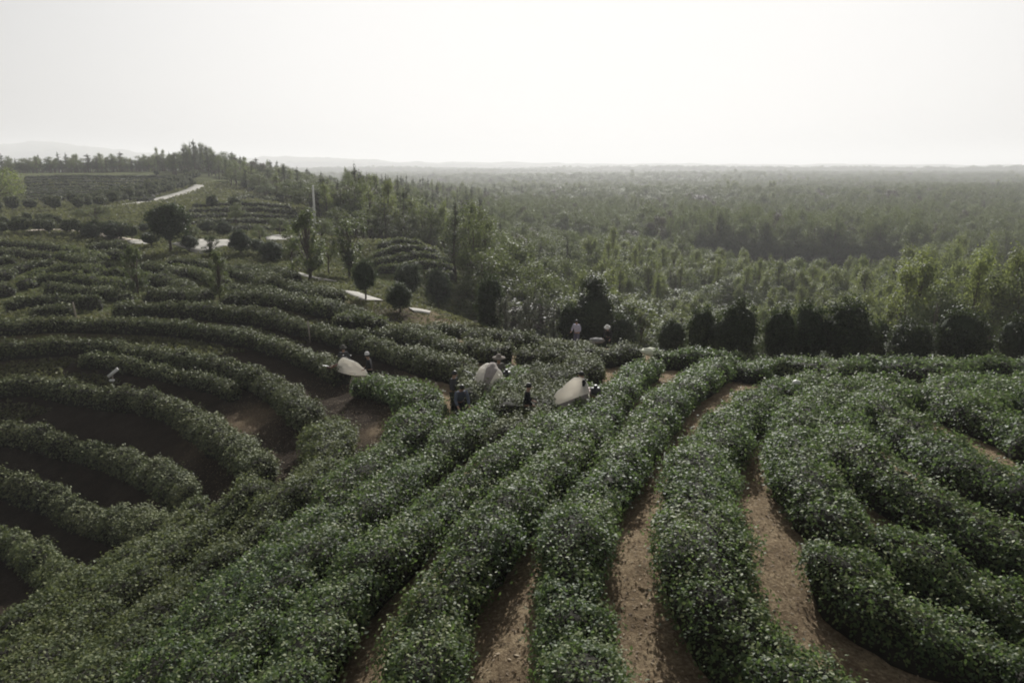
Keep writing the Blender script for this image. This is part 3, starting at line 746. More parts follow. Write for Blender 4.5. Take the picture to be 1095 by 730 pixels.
TREES = [
 ('round',183,269,217,46,'large dark round-headed tree on a bare trunk beside the white paved yard'),
 ('egg',203,268,250,20,'small dark bush-shaped tree at the right foot of the large dark tree'),
 ('egg',258,272,245,24,'dark egg-shaped tree on the right half of the white paved yard'),
 ('round',277,272,256,20,'greyish rounded tree next to the egg-shaped tree by the yard'),
 ('bush',292,278,257,28,'low dark double-topped bush right of the paved yard'),
 ('feather',331,300,224,48,'tall feathery young tree standing over the narrow concrete path'),
 ('vase',374,298,232,60,'vase-shaped young tree with spreading stems below the knoll'),
 ('round',391,321,278,28,'dark ball-headed tree with a bare trunk beside the pale slab'),
 ('round',437,322,281,32,'dark ball-headed tree left of the tidy one on the grassy slope'),
 ('egg',428,334,302,28,'grey-green bush-shaped tree in front of the ball-headed trees'),
 ('egg',469,330,287,28,'tidy dark egg-shaped tree on a thin trunk on the grassy slope'),
 ('bush',524,334,292,34,'large dark egg-shaped bush at the edge of the wood, right of the grassy slope'),
 ('column',634,364,296,64,'near-black conical tree towering over the worker in lilac'),
 ('feather',147,316,264,30,'thin young tree with a bushy olive top on the left slope'),
 ('feather',236,322,268,26,'thin dark-stemmed young tree right of the rounded tea row'),
 ('shrub',162,264,246,22,'small olive shrub at the left end of the white paved yard'),
 ('broad',103,240,218,52,'wide olive-green tree just under the far road'),
 ('bush',98,254,238,22,'dark bush under the wide olive tree, left of a pair'),
 ('bush',122,256,236,28,'darker and larger bush under the wide olive tree, right of a pair'),
 ('big',-6,224,172,66,'bright green spreading tree cut by the left edge of the frame'),
 ('shrub',155,249,238,14,'small round bush between the dark bushes and the large dark tree'),
 ('bush',240,252,236,18,'pale round bush behind the egg-shaped tree by the yard'),
 ('feather',205,262,238,22,'slim light young tree behind the small dark bush by the yard'),
 ('feather',226,274,252,24,'loose olive young tree standing in front of the paved yard'),
 ('broad',253,243,215,26,'olive tree standing among the far terrace lines'),
 ('broad',313,288,238,30,'leafy rounded young tree left of the tallest one by the path'),
 ('broad',352,294,248,30,'leafy rounded young tree between the tall one and the vase-shaped one'),
 ('broad',345,262,232,34,'rounded green tree behind the vase-shaped young tree'),
 ('broad',362,254,221,34,'rounded dull-green tree on the slope between the knoll and the white pole'),
 ('broad',388,258,222,38,'wide dull-green tree just above the round knoll, left of the pines'),
 ('pine',412,250,208,30,'dark pointed pine directly above the round knoll'),
 ('shrub',222,250,236,22,'olive shrub under the lowest far terrace line'),
 ('broad',278,262,240,26,'olive tree behind the rounded tree next to the yard'),
 ('shrub',318,272,254,24,'green shrub in front of the round tree below the terrace lines'),
 ('broad',300,252,232,26,'round green tree beneath the far terrace lines'),
]
DIST = {634: 50, 524: 54, 412: 110, 388: 108, 362: 104}
for k, px, b, t, w, lab in TREES: plant_px(k, px, b, t, w, lab, 'bush' if k in ('bush', 'shrub') else 'tree', dist=DIST.get(px))
for px, b, t, w, lab in [(541,336,312,22,'pale grey-green shrub beside the large egg-shaped bush'),(566,338,312,24,'pale grey-green shrub midway along the wood edge'),
      (592,348,318,26,'pale grey shrub just left of the near-black conical tree'),(556,350,330,14,'small pale shrub in the shade of the wood edge')]:
    plant_px('pale', px, b, t, w, lab, 'shrub', 'pale shrubs along the wood edge', dist=50)
BUSH = [(752,326,36,40,'smaller dark rounded bush leftmost in the crest line'),(790,318,52,38.5,'broad dark bush second from the left in the crest line'),
        (836,326,38,38.5,'upright dark bush left of a touching pair on the crest'),(868,322,40,39,'upright dark bush right of a touching pair on the crest'),
        (910,318,56,38.5,'tallest square-shouldered dark bush on the crest'),(978,341,50,37.5,'lowest dome-shaped dark bush on the crest'),
        (1033,328,58,38,'broad flat-topped dark bush near the right edge of the crest'),(1090,336,38,39,'dark bush cut by the right edge of the frame'),
        (945,340,26,41,'small leafy bush between the tallest bush and the dome-shaped one'),(720,340,34,42,'dark leafy bush just behind the pale sack')]
BUSH += [(664,333,40,51,'dark rounded bush at the right foot of the near-black conical tree'), (611,322,30,50,'dark rounded bush at the left foot of the near-black conical tree')]
for px, top, w, Y, lab in BUSH:
    d = ray(px, top); x = d[0]/d[1]*Y; zt0 = d[2]/d[1]*Y; z0 = float(zt(x, Y))
    plant('bush', x, Y, lab, 'bush', 'dark bushes along the crest', h=zt0-z0, w=w*Y*1.03/FPX)
# shrubs lining the far road and the far field
def line_px(P, n):
    P = np.array([cast(a, b) for a, b in P]); C = catmull(P); seg = np.hypot(*np.diff(C, axis=0).T); s = np.concatenate([[0], np.cumsum(seg)])
    q = np.linspace(0, s[-1], n); return np.stack([np.interp(q, s, C[:, 0]), np.interp(q, s, C[:, 1])], 1)
def shrub_line(P, n, label, group, h0, kind='shrub'):
    for x, y in line_px(P, n):
        plant(kind, x+random.uniform(-.5, .5), y+random.uniform(-.6, .6), label, 'shrub', group, h=h0*random.uniform(.8, 1.2), w=h0*random.uniform(.85, 1.1))
shrub_line([(-5,229),(40,224),(90,219),(130,212),(165,205),(200,195),(212,188)], 38, 'round grey-green shrub in the upper of two lines beside the far road', 'shrubs beside the far road', 2.7)
shrub_line([(60,226),(100,222),(140,214),(172,208),(205,199)], 26, 'round grey-green shrub in the lower of two lines beside the far road', 'shrubs beside the far road', 2.4)
shrub_line([(22,185),(70,184),(120,184),(165,186),(200,189)], 30, 'small round shrub along the top of the dark far field', 'shrubs above the far field', 2.6)
shrub_line([(-10,251),(40,249),(90,251),(140,256)], 18, 'dark low shrub in the hedge line across the left slope', 'shrubs across the left slope', 1.9)
shrub_line([(-10,243),(30,241),(60,243)], 8, 'russet-shaded shrub above the hedge line at the left edge', 'shrubs at the left edge', 1.8)
for px, py in [(262,203),(270,205),(280,208),(291,211),(300,216),(275,200),(285,203)]:
    p = cast(px, py); plant('shrub', p[0], p[1], 'dark round shrub dotted over the pale far hilltop', 'shrub', 'shrubs on the pale hilltop', h=2.6, w=2.4)

# ---- wood : individual trees near, one distant wood per kind beyond
EST = np.array([(400,62),(60,62),(30,62),(16,62),(8,61),(3,62),(-2,66),(-5,73),(-7,82),(-5.5,95),(-10,114),(-22,118),(-33,128),(-43.5,150),(-57,185),(-80,215),(-92,240),(-114,292),(-215,296),(-400,296)])
def right_of(x, y):
    """true where the wood grows"""
    poly = np.vstack([EST, [(-400, 0), (400, 0)]])
    ins = np.zeros(len(x), bool); j = len(poly)-1
    for i in range(len(poly)):
        xi, yi = poly[i]; xj, yj = poly[j]
        c = ((yi > y) != (yj > y)) & (x < (xj-xi)*(y-yi)/(yj-yi+1e-12)+xi)
        ins ^= c; j = i
    return ~ins
def scatter(r0, r1, sp, half=41):
    n = int(4*(r1/sp)**2)
    g = np.arange(-r1, r1+sp, sp); X, Y = np.meshgrid(g, np.arange(0, r1+sp, sp))
    X = X.ravel()+rng.uniform(-.42, .42, X.size)*sp; Y = Y.ravel()+rng.uniform(-.42, .42, Y.size)*sp
    r = np.hypot(X, Y); th = np.degrees(np.arctan2(X, Y))
    k = (r >= r0) & (r < r1) & (np.abs(th) < half)
    X, Y = X[k], Y[k]; k = right_of(X, Y); return X[k], Y[k]
def clearing(X, Y):
    r = np.hypot(X, Y); th = np.degrees(np.arctan2(X, Y))
    edge = 6*np.sin(X*.06)
    return (th > 13.5) & (th < 28.5) & (r > 172+edge) & (r < 236+edge)
pts_all = []
for r0, r1, sp in ((40, 150, 3.1), (150, 420, 4.6), (420, 1000, 8.5), (1000, 2200, 17), (2200, 4600, 30)):
    X, Y = scatter(r0, r1, sp); k = ~clearing(X, Y) & (fbm(X/16, Y/16, 2.9, 2) > -.38); X, Y = X[k], Y[k]
    pts_all.append(np.stack([X, Y, np.full(len(X), sp)], 1))
a_ = R(1)*rng.uniform(13, 29, 420); r_ = 236+6*np.sin(236*np.sin(a_)*.06)+rng.uniform(-3, 16, 420)
NU = sum(len(p) for p in pts_all); pts_all.append(np.stack([r_*np.sin(a_), r_*np.cos(a_), np.full(420, 4.6)], 1))
PA = np.vstack(pts_all)
rr = np.hypot(PA[:, 0], PA[:, 1]); th = np.degrees(np.arctan2(PA[:, 0], PA[:, 1]))
zone = fbm(PA[:, 0]/60, PA[:, 1]/60, 4.4, 2)
kinds = np.empty(len(PA), object)
u = rng.random(len(PA))
left = th < -2
pop_zone = (th > 5) & (rr < 172)
for i in range(len(PA)):
    if left[i] and rr[i] < 420: k = 'pine' if u[i] < .26 else ('broad' if u[i] < .72 else ('russet' if u[i] < .88 else 'poplar'))
    elif pop_zone[i]: k = 'poplar' if u[i] < .62 else 'broad'
    else:
        k = 'poplar' if zone[i] > .3 else ('broad' if zone[i] > -.4 else 'pine')
        if u[i] < .6: k = 'broad'
        if u[i] > .93: k = 'russet'
    kinds[i] = k
big = np.clip(PA[:, 2]/4.6, .95, 5.5)
hs = np.array([{'poplar': 10.5, 'broad': 9.0, 'pine': 11, 'russet': 8.6}[k] for k in kinds])
hs = hs*rng.uniform(.72, 1.18, len(PA))*(1+.15*zone+.16*fbm(PA[:, 0]/22, PA[:, 1]/22, 7.7, 2))
tall = np.where((rr > 225), 1.2, 1.0)*np.where((th > 10) & (th < 29) & (rr > 225) & (rr < 300), 1.25, 1)*np.where((th > 8) & (rr < 172), np.interp(th, [8, 13, 24, 29], [.95, .74, .78, 1.12]), 1)
near_edge = np.clip((rr-40)/40, .8, 1)
hs = hs*tall*np.where(th > -4, near_edge, np.clip((rr-36)/40, .75, 1))
hs = hs*np.where(left & (rr > 108) & (rr < 420), np.where(th < -12.5, .62, np.where(th < -4, .98, 1.05)), 1)
wid = np.array([{'poplar': 3.9, 'broad': 6.0, 'pine': 4.2, 'russet': 5.6}[k] for k in kinds])*np.clip(rng.lognormal(.05, .24, len(PA)), .7, 1.8)*np.maximum(1, PA[:, 2]/4.6*.95)
hs[NU:] *= .5; kinds[NU:] = 'broad'
order = np.argsort(rr)
LBL = {'poplar': ('pale green slender poplar in the plantation just beyond the crest bushes', 'poplars beyond the crest bushes'),
       'broad': ('mid-green round-crowned broadleaf tree at the near edge of the valley wood', 'broadleaf trees at the near edge of the wood'),
       'pine': ('dark narrow pine at the near left edge of the valley wood', 'pines at the near edge of the wood'),
       'russet': ('brownish tree among the pines at the near edge of the wood', 'brownish trees at the near edge of the wood')}
NIND = 270
for i in order[:NIND]:
    k = kinds[i]; plant(k, PA[i, 0], PA[i, 1], LBL[k][0], 'tree', LBL[k][1], h=hs[i], w=wid[i])
# pines along the far left skyline, one by one
for j in range(58):
    px = 8+j*3.0+random.uniform(-1.5, 1.5); d = ray(px, 181); Y = random.uniform(292, 312)
    plant('pine' if random.random() < .7 else 'broad', d[0]/d[1]*Y, Y, 'dark tree in the line along the far left skyline', 'tree', 'trees on the far left skyline', h=random.uniform(3.4, 6.2), w=random.uniform(3.4, 5.0))
for j in range(30):
    px = random.uniform(184, 252); Y = random.uniform(262, 312); d = ray(px, 180)
    hh = 13.5-9.0*abs(px-212)/42
    plant('pine' if random.random() < .6 else 'broad', d[0]/d[1]*Y, Y, 'dark tall tree in the clump that tops the far left hill', 'tree', 'trees of the hilltop clump', h=max(5, hh)*random.uniform(.85, 1.05), w=random.uniform(4.5, 6))

def instancer(name, idx, proto, label, cat):
    me = bpy.data.meshes.new(name); n = len(idx)
    ph, pw = HW_BY[proto.name]
    X, Y = PA[idx, 0], PA[idx, 1]
    co = np.stack([X, Y, zt(X, Y)], 1).astype(np.float32)
    me.vertices.add(n); me.vertices.foreach_set('co', co.ravel())
    a = me.attributes.new('sc', 'FLOAT_VECTOR', 'POINT')
    a.data.foreach_set('vector', np.stack([wid[idx]/pw, wid[idx]/pw, hs[idx]/ph*np.maximum(1, (PA[idx, 2]/9)**.35)], 1).astype(np.float32).ravel())
    a = me.attributes.new('ro', 'FLOAT_VECTOR', 'POINT')
    a.data.foreach_set('vector', np.stack([np.zeros(n), np.zeros(n), rng.uniform(0, 6.28, n)], 1).astype(np.float32).ravel())
    o = link(name, me)
    ng = bpy.data.node_groups.new(name, 'GeometryNodeTree')
    ng.interface.new_socket('Geometry', in_out='INPUT', socket_type='NodeSocketGeometry')
    ng.interface.new_socket('Geometry', in_out='OUTPUT', socket_type='NodeSocketGeometry')
    gi = ng.nodes.new('NodeGroupInput'); go = ng.nodes.new('NodeGroupOutput')
    ip = ng.nodes.new('GeometryNodeInstanceOnPoints'); ob = ng.nodes.new('GeometryNodeObjectInfo')
    ob.transform_space = 'ORIGINAL'; ob.inputs['As Instance'].default_value = False
    ob.inputs['Object'].default_value = [c for c in proto.children if c.name.startswith('crown')][0]
    tk = ng.nodes.new('GeometryNodeObjectInfo'); tk.transform_space = 'ORIGINAL'
    tk.inputs['Object'].default_value = [c for c in proto.children if c.name.startswith('trunk')][0]
    jn = ng.nodes.new('GeometryNodeJoinGeometry'); g2 = ng.nodes.new('GeometryNodeGeometryToInstance')
    ng.links.new(ob.outputs['Geometry'], jn.inputs[0]); ng.links.new(tk.outputs['Geometry'], jn.inputs[0]); ng.links.new(jn.outputs[0], g2.inputs[0])
    s = ng.nodes.new('GeometryNodeInputNamedAttribute'); s.data_type = 'FLOAT_VECTOR'; s.inputs['Name'].default_value = 'sc'
    r = ng.nodes.new('GeometryNodeInputNamedAttribute'); r.data_type = 'FLOAT_VECTOR'; r.inputs['Name'].default_value = 'ro'
    e = ng.nodes.new('FunctionNodeEulerToRotation')
    ng.links.new(gi.outputs[0], ip.inputs['Points']); ng.links.new(g2.outputs[0], ip.inputs['Instance'])
    ng.links.new(s.outputs[0], ip.inputs['Scale']); ng.links.new(r.outputs[0], e.inputs[0]); ng.links.new(e.outputs[0], ip.inputs['Rotation'])
    ng.links.new(ip.outputs[0], go.inputs[0])
    md = o.modifiers.new('scatter', 'NODES'); md.node_group = ng
    tag(o, label, cat, kind='stuff')
HW_BY = {p.name: HW[k][i] for k, v in PROTO.items() for i, p in enumerate(v)}
rest = order[NIND:]
for k, lab in (('poplar', 'pale green poplars filling the valley out to the horizon'), ('broad', 'round-crowned trees filling the valley out to the horizon'),
               ('pine', 'dark pines mixed through the distant valley wood'), ('russet', 'brownish trees mixed through the distant valley wood')):
    sel = np.array([i for i in rest if kinds[i] == k])
    nv = len(PROTO[k])
    for v in range(nv):
        instancer(f'distant_{k if k != "broad" else "broadleaf"}_wood', sel[v::nv], PROTO[k][v], lab, 'wood')

# ------------------------------------------------------------------ roads, yard, path
M_CONC = plain('pale_concrete', (0.33, 0.315, 0.28), 0.9, 0.15, 0.28, 0.6, bump=.1)
M_DIRT = plain('pale_track', (0.42, 0.37, 0.30), 0.95, 0.1, 0.25, 0.6, bump=.2)
PAVED = []
def strip(name, P, width, mat, label=None):
    C = catmull(np.array([cast(a, b) for a, b in P])); C, L = resample(C, 0.6)
    T = np.gradient(C, axis=0); T /= np.linalg.norm(T, axis=1)[:, None]; N = np.stack([T[:, 1], -T[:, 0]], 1)
    PAVED.append((C, width/2+.25)); w = np.asarray(width)*np.ones(len(C)); offs = [-.5, -.5, -.17, .17, .5, .5]
    V = []
    for k, o in enumerate(offs):
        q = C+N*(o*w)[:, None]; z = zt(q[:, 0], q[:, 1])+(.10 if 0 < k < 5 else -.3)
        V.append(np.column_stack([q, z]))
    V = np.stack(V, 1).reshape(-1, 3); n = len(C); i = (np.arange(n-1)[:, None]*6+np.arange(5)[None, :]).ravel()
    me = mesh_np(name, V, np.stack([i, i+6, i+7, i+1], -1), mat); o = link(name, me)
    return tag(o, label, kind='structure')
strip('road', [(100,222),(140,218.5),(170,213),(190,208),(205,203),(214,198)], 3.0, M_CONC, 'pale road curving along the shrubs to the far hilltop')
for k, (P, w) in enumerate([([(296,288),(314,292),(332,297)], 1.5), ([(336,298),(345,299),(354,301)], 1.7), ([(374,312),(386,317),(400,322)], 1.5), ([(440,332),(450,333),(460,335)], 1.2)]):
    strip('path', P, w, M_CONC, 'pale concrete path showing in pieces among the young trees')
strip('track', [(30,247),(80,247),(130,256),(150,259)], 1.6, M_DIRT, 'pale earth track across the left slope')
def pad(name, P, label, mat=M_CONC):
    C = np.array([cast(a, b) for a, b in P]); C = catmull(np.vstack([C, C[:1]]), 5)[:-1]
    c = C.mean(0); rings = [1, 1, .66, .33]; V = []
    for t in (1, .85, .7, .55, .4, .2): PAVED.append((resample(np.vstack([c+(C-c)*t, c+(C[:1]-c)*t]), .8)[0], .75))
    for k, s in enumerate(rings):
        q = c+(C-c)*s; V.append(np.column_stack([q, zt(q[:, 0], q[:, 1])+(.10 if k else -.3)]))
    n = len(C); V.append(np.array([[c[0], c[1], float(zt(c[0], c[1]))+.10]])); V = np.vstack(V)
    F = np.array([(r*n+i, r*n+(i+1) % n, (r+1)*n+(i+1) % n, (r+1)*n+i) for r in range(3) for i in range(n)])
    F3 = np.array([(3*n+i, 3*n+(i+1) % n, 4*n) for i in range(n)])
    o = link(name, mesh_np(name, V, [F, F3], mat)); return tag(o, label, kind='structure')
pad('paved_yard', [(184,261),(200,258),(216,256.5),(232,257),(262,256.5),(268,260),(262,266),(244,264),(232,265),(222,271),(208,270),(196,265)], 'white paved yard under the dark trees')
pad('paved_slab', [(284,253.5),(298,251.5),(312,252.5),(310,256),(296,257.5),(286,257)], 'white paved slab beside the yard')
pad('paved_strip', [(134,257.5),(146,257),(158,259),(156,262),(142,261)], 'white paved strip left of the yard')

# ------------------------------------------------------------------ posts, pole, board, sack, stone
M_POST = plain('weathered_post', (0.30, 0.26, 0.22), .9, .2, .25, 9)
M_WHITE = plain('white_paint', (0.68, 0.67, 0.64), .6, .4, .06, 3)
M_SACK = plain('pale_sack', (0.56, 0.57, 0.44), .8, .2, .12, 5, bump=.3)
M_STONE = plain('pale_stone', (0.55, 0.52, 0.42), .9, .2, .15, 5, bump=.3)
def post(px, base, top, r, label, name='wooden_post', mat=M_POST, lean=(0, 0), cat='post', dist=None):
    if dist: d = ray(px, base); p = np.array([d[0]/d[1]*dist, dist])
    else: p = cast(px, base)
    z0 = float(zt(p[0], p[1])); g = ray(px, top); h = max(.6, g[2]/g[1]*p[1]-z0)
    mb = MB(); mb.tube([(0, 0, -.2), (lean[0]*.5, lean[1]*.5, h*.5), (lean[0]*.96, lean[1]*.96, h*.97), (lean[0], lean[1], h)], [r*1.1, r, r*.9, r*.45], 8)
    o = mb.build(name, mat); o.location = (p[0], p[1], z0); tag(o, label, cat); return o
post(82, 342, 323, .05, 'thin grey wooden post at the top left of the hollow', lean=(-.1, 0))
post(332, 366, 343, .05, 'thin pale wooden post under the yellow-green grass patch', lean=(-.08, .0))
post(468, 428, 409, .05, 'pale wooden post beside the two dark-clad workers in the gap', lean=(-.06, 0))
pole = post(336, 224, 198, .16, 'tall white pole in front of the dark ridge trees', 'white_pole', M_WHITE, cat='pole', dist=116)
# tilted white board on a short stake
p = cast3(121, 412)
root = empty('tilted_board', p); tag(root, 'narrow white board tilted on a short stake in the dark hollow', 'board')
mb = MB(); mb.tube([(0, 0, -.2), (.02, 0, .3), (.05, 0, .62)], .03, 6); mb.build('stake', M_POST, root)
mb = MB(); mb.box((.08, 0, .72), (.74, .05, .16), Matrix.Rotation(R(-38), 3, 'Y')); mb.build('board', M_WHITE, root, smooth=False)
mb = MB(); mb.box((0, -.06, .3), (.24, .12, .10)); mb.build('bracket', M_WHITE, root, smooth=False)
p = cast3(697, 376, .8); o = blob('full_sack', (.52, .27, .17), M_SACK, seed=3, flat=.1, n=20, rough=.45); o.rotation_euler = (.3, .2, -.3); o.location = p+Vector((0, -.1, .80)); tag(o, 'pale green stuffed sack lying on the tea row by the crest', 'sack')
p = cast3(851, 414, .75); o = blob('white_cloth_bundle', (.14, .10, .10), M_WHITE, seed=6, flat=.2); o.location = p+Vector((0, 0, .92)); tag(o, 'small white bundle on the bend of the right-hand tea row', 'bundle')
p = cast3(509, 346); o = blob('pale_stone', (.35, .3, .22), M_STONE, seed=9, flat=.4); o.location = p+Vector((0, 0, .15)); tag(o, 'pale flat stone at the foot of the grassy slope', 'stone')
d = ray(638, 359); p = Vector((d[0]/d[1]*39.5, 39.5, d[2]/d[1]*39.5-.5)); o = blob('grey_bundle', (.42, .24, .15), plain('grey_cloth', (.20, .195, .19), .9, .1, .2, 6), seed=12, flat=.3, n=20, rough=.5); o.location = p+Vector((0, 0, .22)); tag(o, 'greyish cloth bundle on the tea row between the two far workers', 'bundle')

# ------------------------------------------------------------------ people
M_SKIN = plain('skin', (0.34, 0.21, 0.15), .6, .35, .06, 10)
M_HAIR = plain('black_hair', (0.012, 0.011, 0.011), .5, .4, .2, 20)
CLOTH = {}
def cloth(c):
    if c not in CLOTH: CLOTH[c] = plain('cloth_%d' % len(CLOTH), c, .9, .1, .14, 7, bump=.2)
    return CLOTH[c]
def skin_obj(name, verts, edges, radii, mat, parent, root=0, lv=2):
    me = bpy.data.meshes.new(name); me.from_pydata(verts, edges, []); me.materials.append(mat)
    o = link(name, me, parent)
    sk = o.modifiers.new('skin', 'SKIN'); sk.use_smooth_shade = True
    L = me.skin_vertices[0].data if me.skin_vertices else None
    if L is None:
        import bmesh
        bm = bmesh.new(); bm.from_mesh(me); bm.verts.layers.skin.verify(); bm.to_mesh(me); bm.free(); L = me.skin_vertices[0].data
    for i, r in enumerate(radii):
        L[i].radius = r if hasattr(r, '__len__') else (r, r)
        L[i].use_root = (i == root)
    sb = o.modifiers.new('subdiv', 'SUBSURF'); sb.levels = lv; sb.render_levels = lv
    return o
def person(px, py, hpx, label, shirt, trousers, heading=0.0, pose='stand', hat=None, size=1.62, dist=None):
    """px,py is the shoulder pixel, hpx the height above ground of that point"""
    if dist: d = ray(px, py); p = Vector((d[0]/d[1]*dist, dist, d[2]/d[1]*dist-hpx)); p.z = float(zt(p[0], p[1]))
    else: p = cast3(px, py, hpx)
    root = empty('person', p, heading); tag(root, label, 'person')
    s = size/1.7
    bend = {'stand': .10, 'bend': .55, 'crouch': .5}[pose]; drop = {'stand': 0, 'bend': .04, 'crouch': .48}[pose]
    hip = Vector((0, 0, .93-drop)); f = Vector((0, math.sin(bend), math.cos(bend)))
    ch = hip+f*.30; nk = hip+f*.50; hd = nk+f*.11+Vector((0, .03, 0)); tp = hd+f*.13
    J = []; E = []; Rr = []
    def v(q, r, par=None):
        J.append(Vector(q)*s); Rr.append(tuple(x*s for x in r) if hasattr(r, '__len__') else r*s)
        if par is not None: E.append((par, len(J)-1))
        return len(J)-1
    a = v(hip, (.14, .10)); b = v(ch, (.15, .105), a); c = v(nk, .055, b); d = v(hd, (.082, .095), c); v(tp, (.07, .085), d)
    hands = []
    for sg in (-1, 1):
        sh = v(nk+Vector((sg*.17, 0, -.05)), .062, b)
        reach = {'stand': Vector((sg*.26, .22, .98-drop)), 'bend': Vector((sg*.2, .52, .80)), 'crouch': Vector((sg*.2, .50, .45))}[pose]
        el = (Vector(J[sh])/s+reach)/2+Vector((sg*.05, -.06, -.05))
        e_ = v(el, .042, sh); w_ = v(reach, .030, e_)
        hnd = v(reach+Vector((0, .07, -.02)), (.034, .022), w_); hands.append(hnd)
        base = reach+Vector((0, .09, -.025))
        for kf in range(4):
            q = v(base+Vector(((kf-1.5)*.018, .03, -.008)), .0095, hnd); v(base+Vector(((kf-1.5)*.020, .062-.006*abs(kf-1.5), -.035)), .008, q)
        q = v(reach+Vector((-sg*.035, .05, -.02)), .011, hnd); v(reach+Vector((-sg*.05, .085, -.035)), .009, q)
        kn = Vector((sg*.10, .05+drop*.75, .48-drop*.35)); an = Vector((sg*.11, -.02, .08))
        t0 = v(hip+Vector((sg*.09, 0, -.06)), .085, a); k_ = v(kn, .055, t0); an_ = v(an, .038, k_); v(an+Vector((0, .14, -.045)), (.04, .028), an_)
    skin_obj('body', J, E, Rr, M_SKIN, root, lv=1)
    # clothes follow the same joints, a little looser
    J2 = []; E2 = []; R2 = []
    def v2(q, r, par=None):
        J2.append(Vector(q)*s); R2.append(tuple(x*s for x in r) if hasattr(r, '__len__') else r*s)
        if par is not None: E2.append((par, len(J2)-1))
        return len(J2)-1
    a = v2(hip+f*-.04, (.165, .125)); b = v2(ch, (.18, .13), a); c = v2(nk+f*-.03, .085, b)
    for sg in (-1, 1):
        sh = v2(nk+Vector((sg*.18, 0, -.06)), .082, b)
        reach = {'stand': Vector((sg*.26, .22, .98-drop)), 'bend': Vector((sg*.2, .52, .80)), 'crouch': Vector((sg*.2, .50, .45))}[pose]
        el = (nk+Vector((sg*.17, 0, -.05))+reach)/2+Vector((sg*.05, -.06, -.05))
        e_ = v2(el, .06, sh); v2(el+(reach-el)*.85, .048, e_)
    skin_obj('shirt', J2, E2, R2, cloth(shirt), root, lv=2)
    J2, E2, R2 = [], [], []
    a = v2(hip+Vector((0, 0, .04)), (.15, .115))
    for sg in (-1, 1):
        kn = Vector((sg*.10, .05+drop*.75, .48-drop*.35)); an = Vector((sg*.11, -.02, .10))
        t0 = v2(hip+Vector((sg*.09, 0, -.07)), .105, a); k_ = v2(kn, .075, t0); v2(an, .06, k_)
    skin_obj('trousers', J2, E2, R2, cloth(trousers), root, lv=2)
    hh = blob('hair', (.092*s, .105*s, .10*s), M_HAIR, root, seed=px, n=10, flat=.35, rough=.06); hh.location = (hd+f*.075+Vector((0, -.02, 0)))*s
    fc = MB(); q = (hd+Vector((0, .095, .01)))*s
    fc.tube([q+Vector((0, -.02, .02)), q+Vector((0, .018, -.02))], [.008, .013], 6); fc.build('nose', M_SKIN, root)
    if hat is not None:
        rad, hc, tall = hat
        mb = MB(); n = 20; prof = [(rad, -.012), (rad, 0), (rad*.62, .035), (.105, .045), (.10, .045+tall*.7), (.06, .045+tall), (.001, .05+tall)] if rad > .15 else [(.112, -.03), (.115, .02), (.10, .075), (.06, .115), (.001, .125)]
        V = []; F = []
        for i, (r_, z_) in enumerate(prof):
            for j in range(n): V.append((r_*math.cos(6.2832*j/n), r_*math.sin(6.2832*j/n), z_))
        F = [(i*n+j, i*n+(j+1) % n, (i+1)*n+(j+1) % n, (i+1)*n+j) for i in range(len(prof)-1) for j in range(n)]
        mb.add(V, F); ho = mb.build('hat', cloth(hc), root); ho.location = (tp+f*.0)*s; ho.rotation_euler = (-bend*.8, 0, 0); ho.scale = (s, s, s)
    return root
DK = (.022, .022, .026); BL = (.012, .012, .014); NV = (.03, .035, .06)
person(367, 376, 1.35, 'worker in a dark hat standing behind the plain white bag', (.06, .06, .065), DK, R(200), hat=(.17, (.10, .095, .085), .09))
person(395, 384, 1.35, 'worker in dark clothes and a white cap at the plain white bag', DK, BL, R(90), hat=(.10, (.72, .70, .68), .06))
person(484, 404, 1.35, 'worker in dark clothes, taller of the two standing in the gap between rows', (.05, .05, .055), DK, R(250))
person(491, 414, 1.30, 'worker in a dark bluish top, bending low in the gap between rows', (.10, .115, .15), DK, R(200), 'bend')
person(533, 388, 1.35, 'worker in a wide grey-brown hat behind the striped white bag', (.12, .11, .10), DK, R(190), hat=(.27, (.17, .15, .13), .11))
person(563, 418, 1.35, 'lone worker in black between the tea rows, left of the brown-edged bag', BL, BL, R(270))
person(624, 405, 1.35, 'worker in black at the right side of the brown-edged bag', BL, BL, R(100))
person(617, 346, 1.38, 'worker in a pale lilac shirt standing under the near-black conical tree', (.46, .44, .55), (.12, .12, .18), R(150))
person(651, 349, 1.2, 'worker in a white pointed hat bending low under the near-black conical tree', DK, BL, R(160), 'bend', hat=(.19, (.66, .65, .63), .12), dist=41)

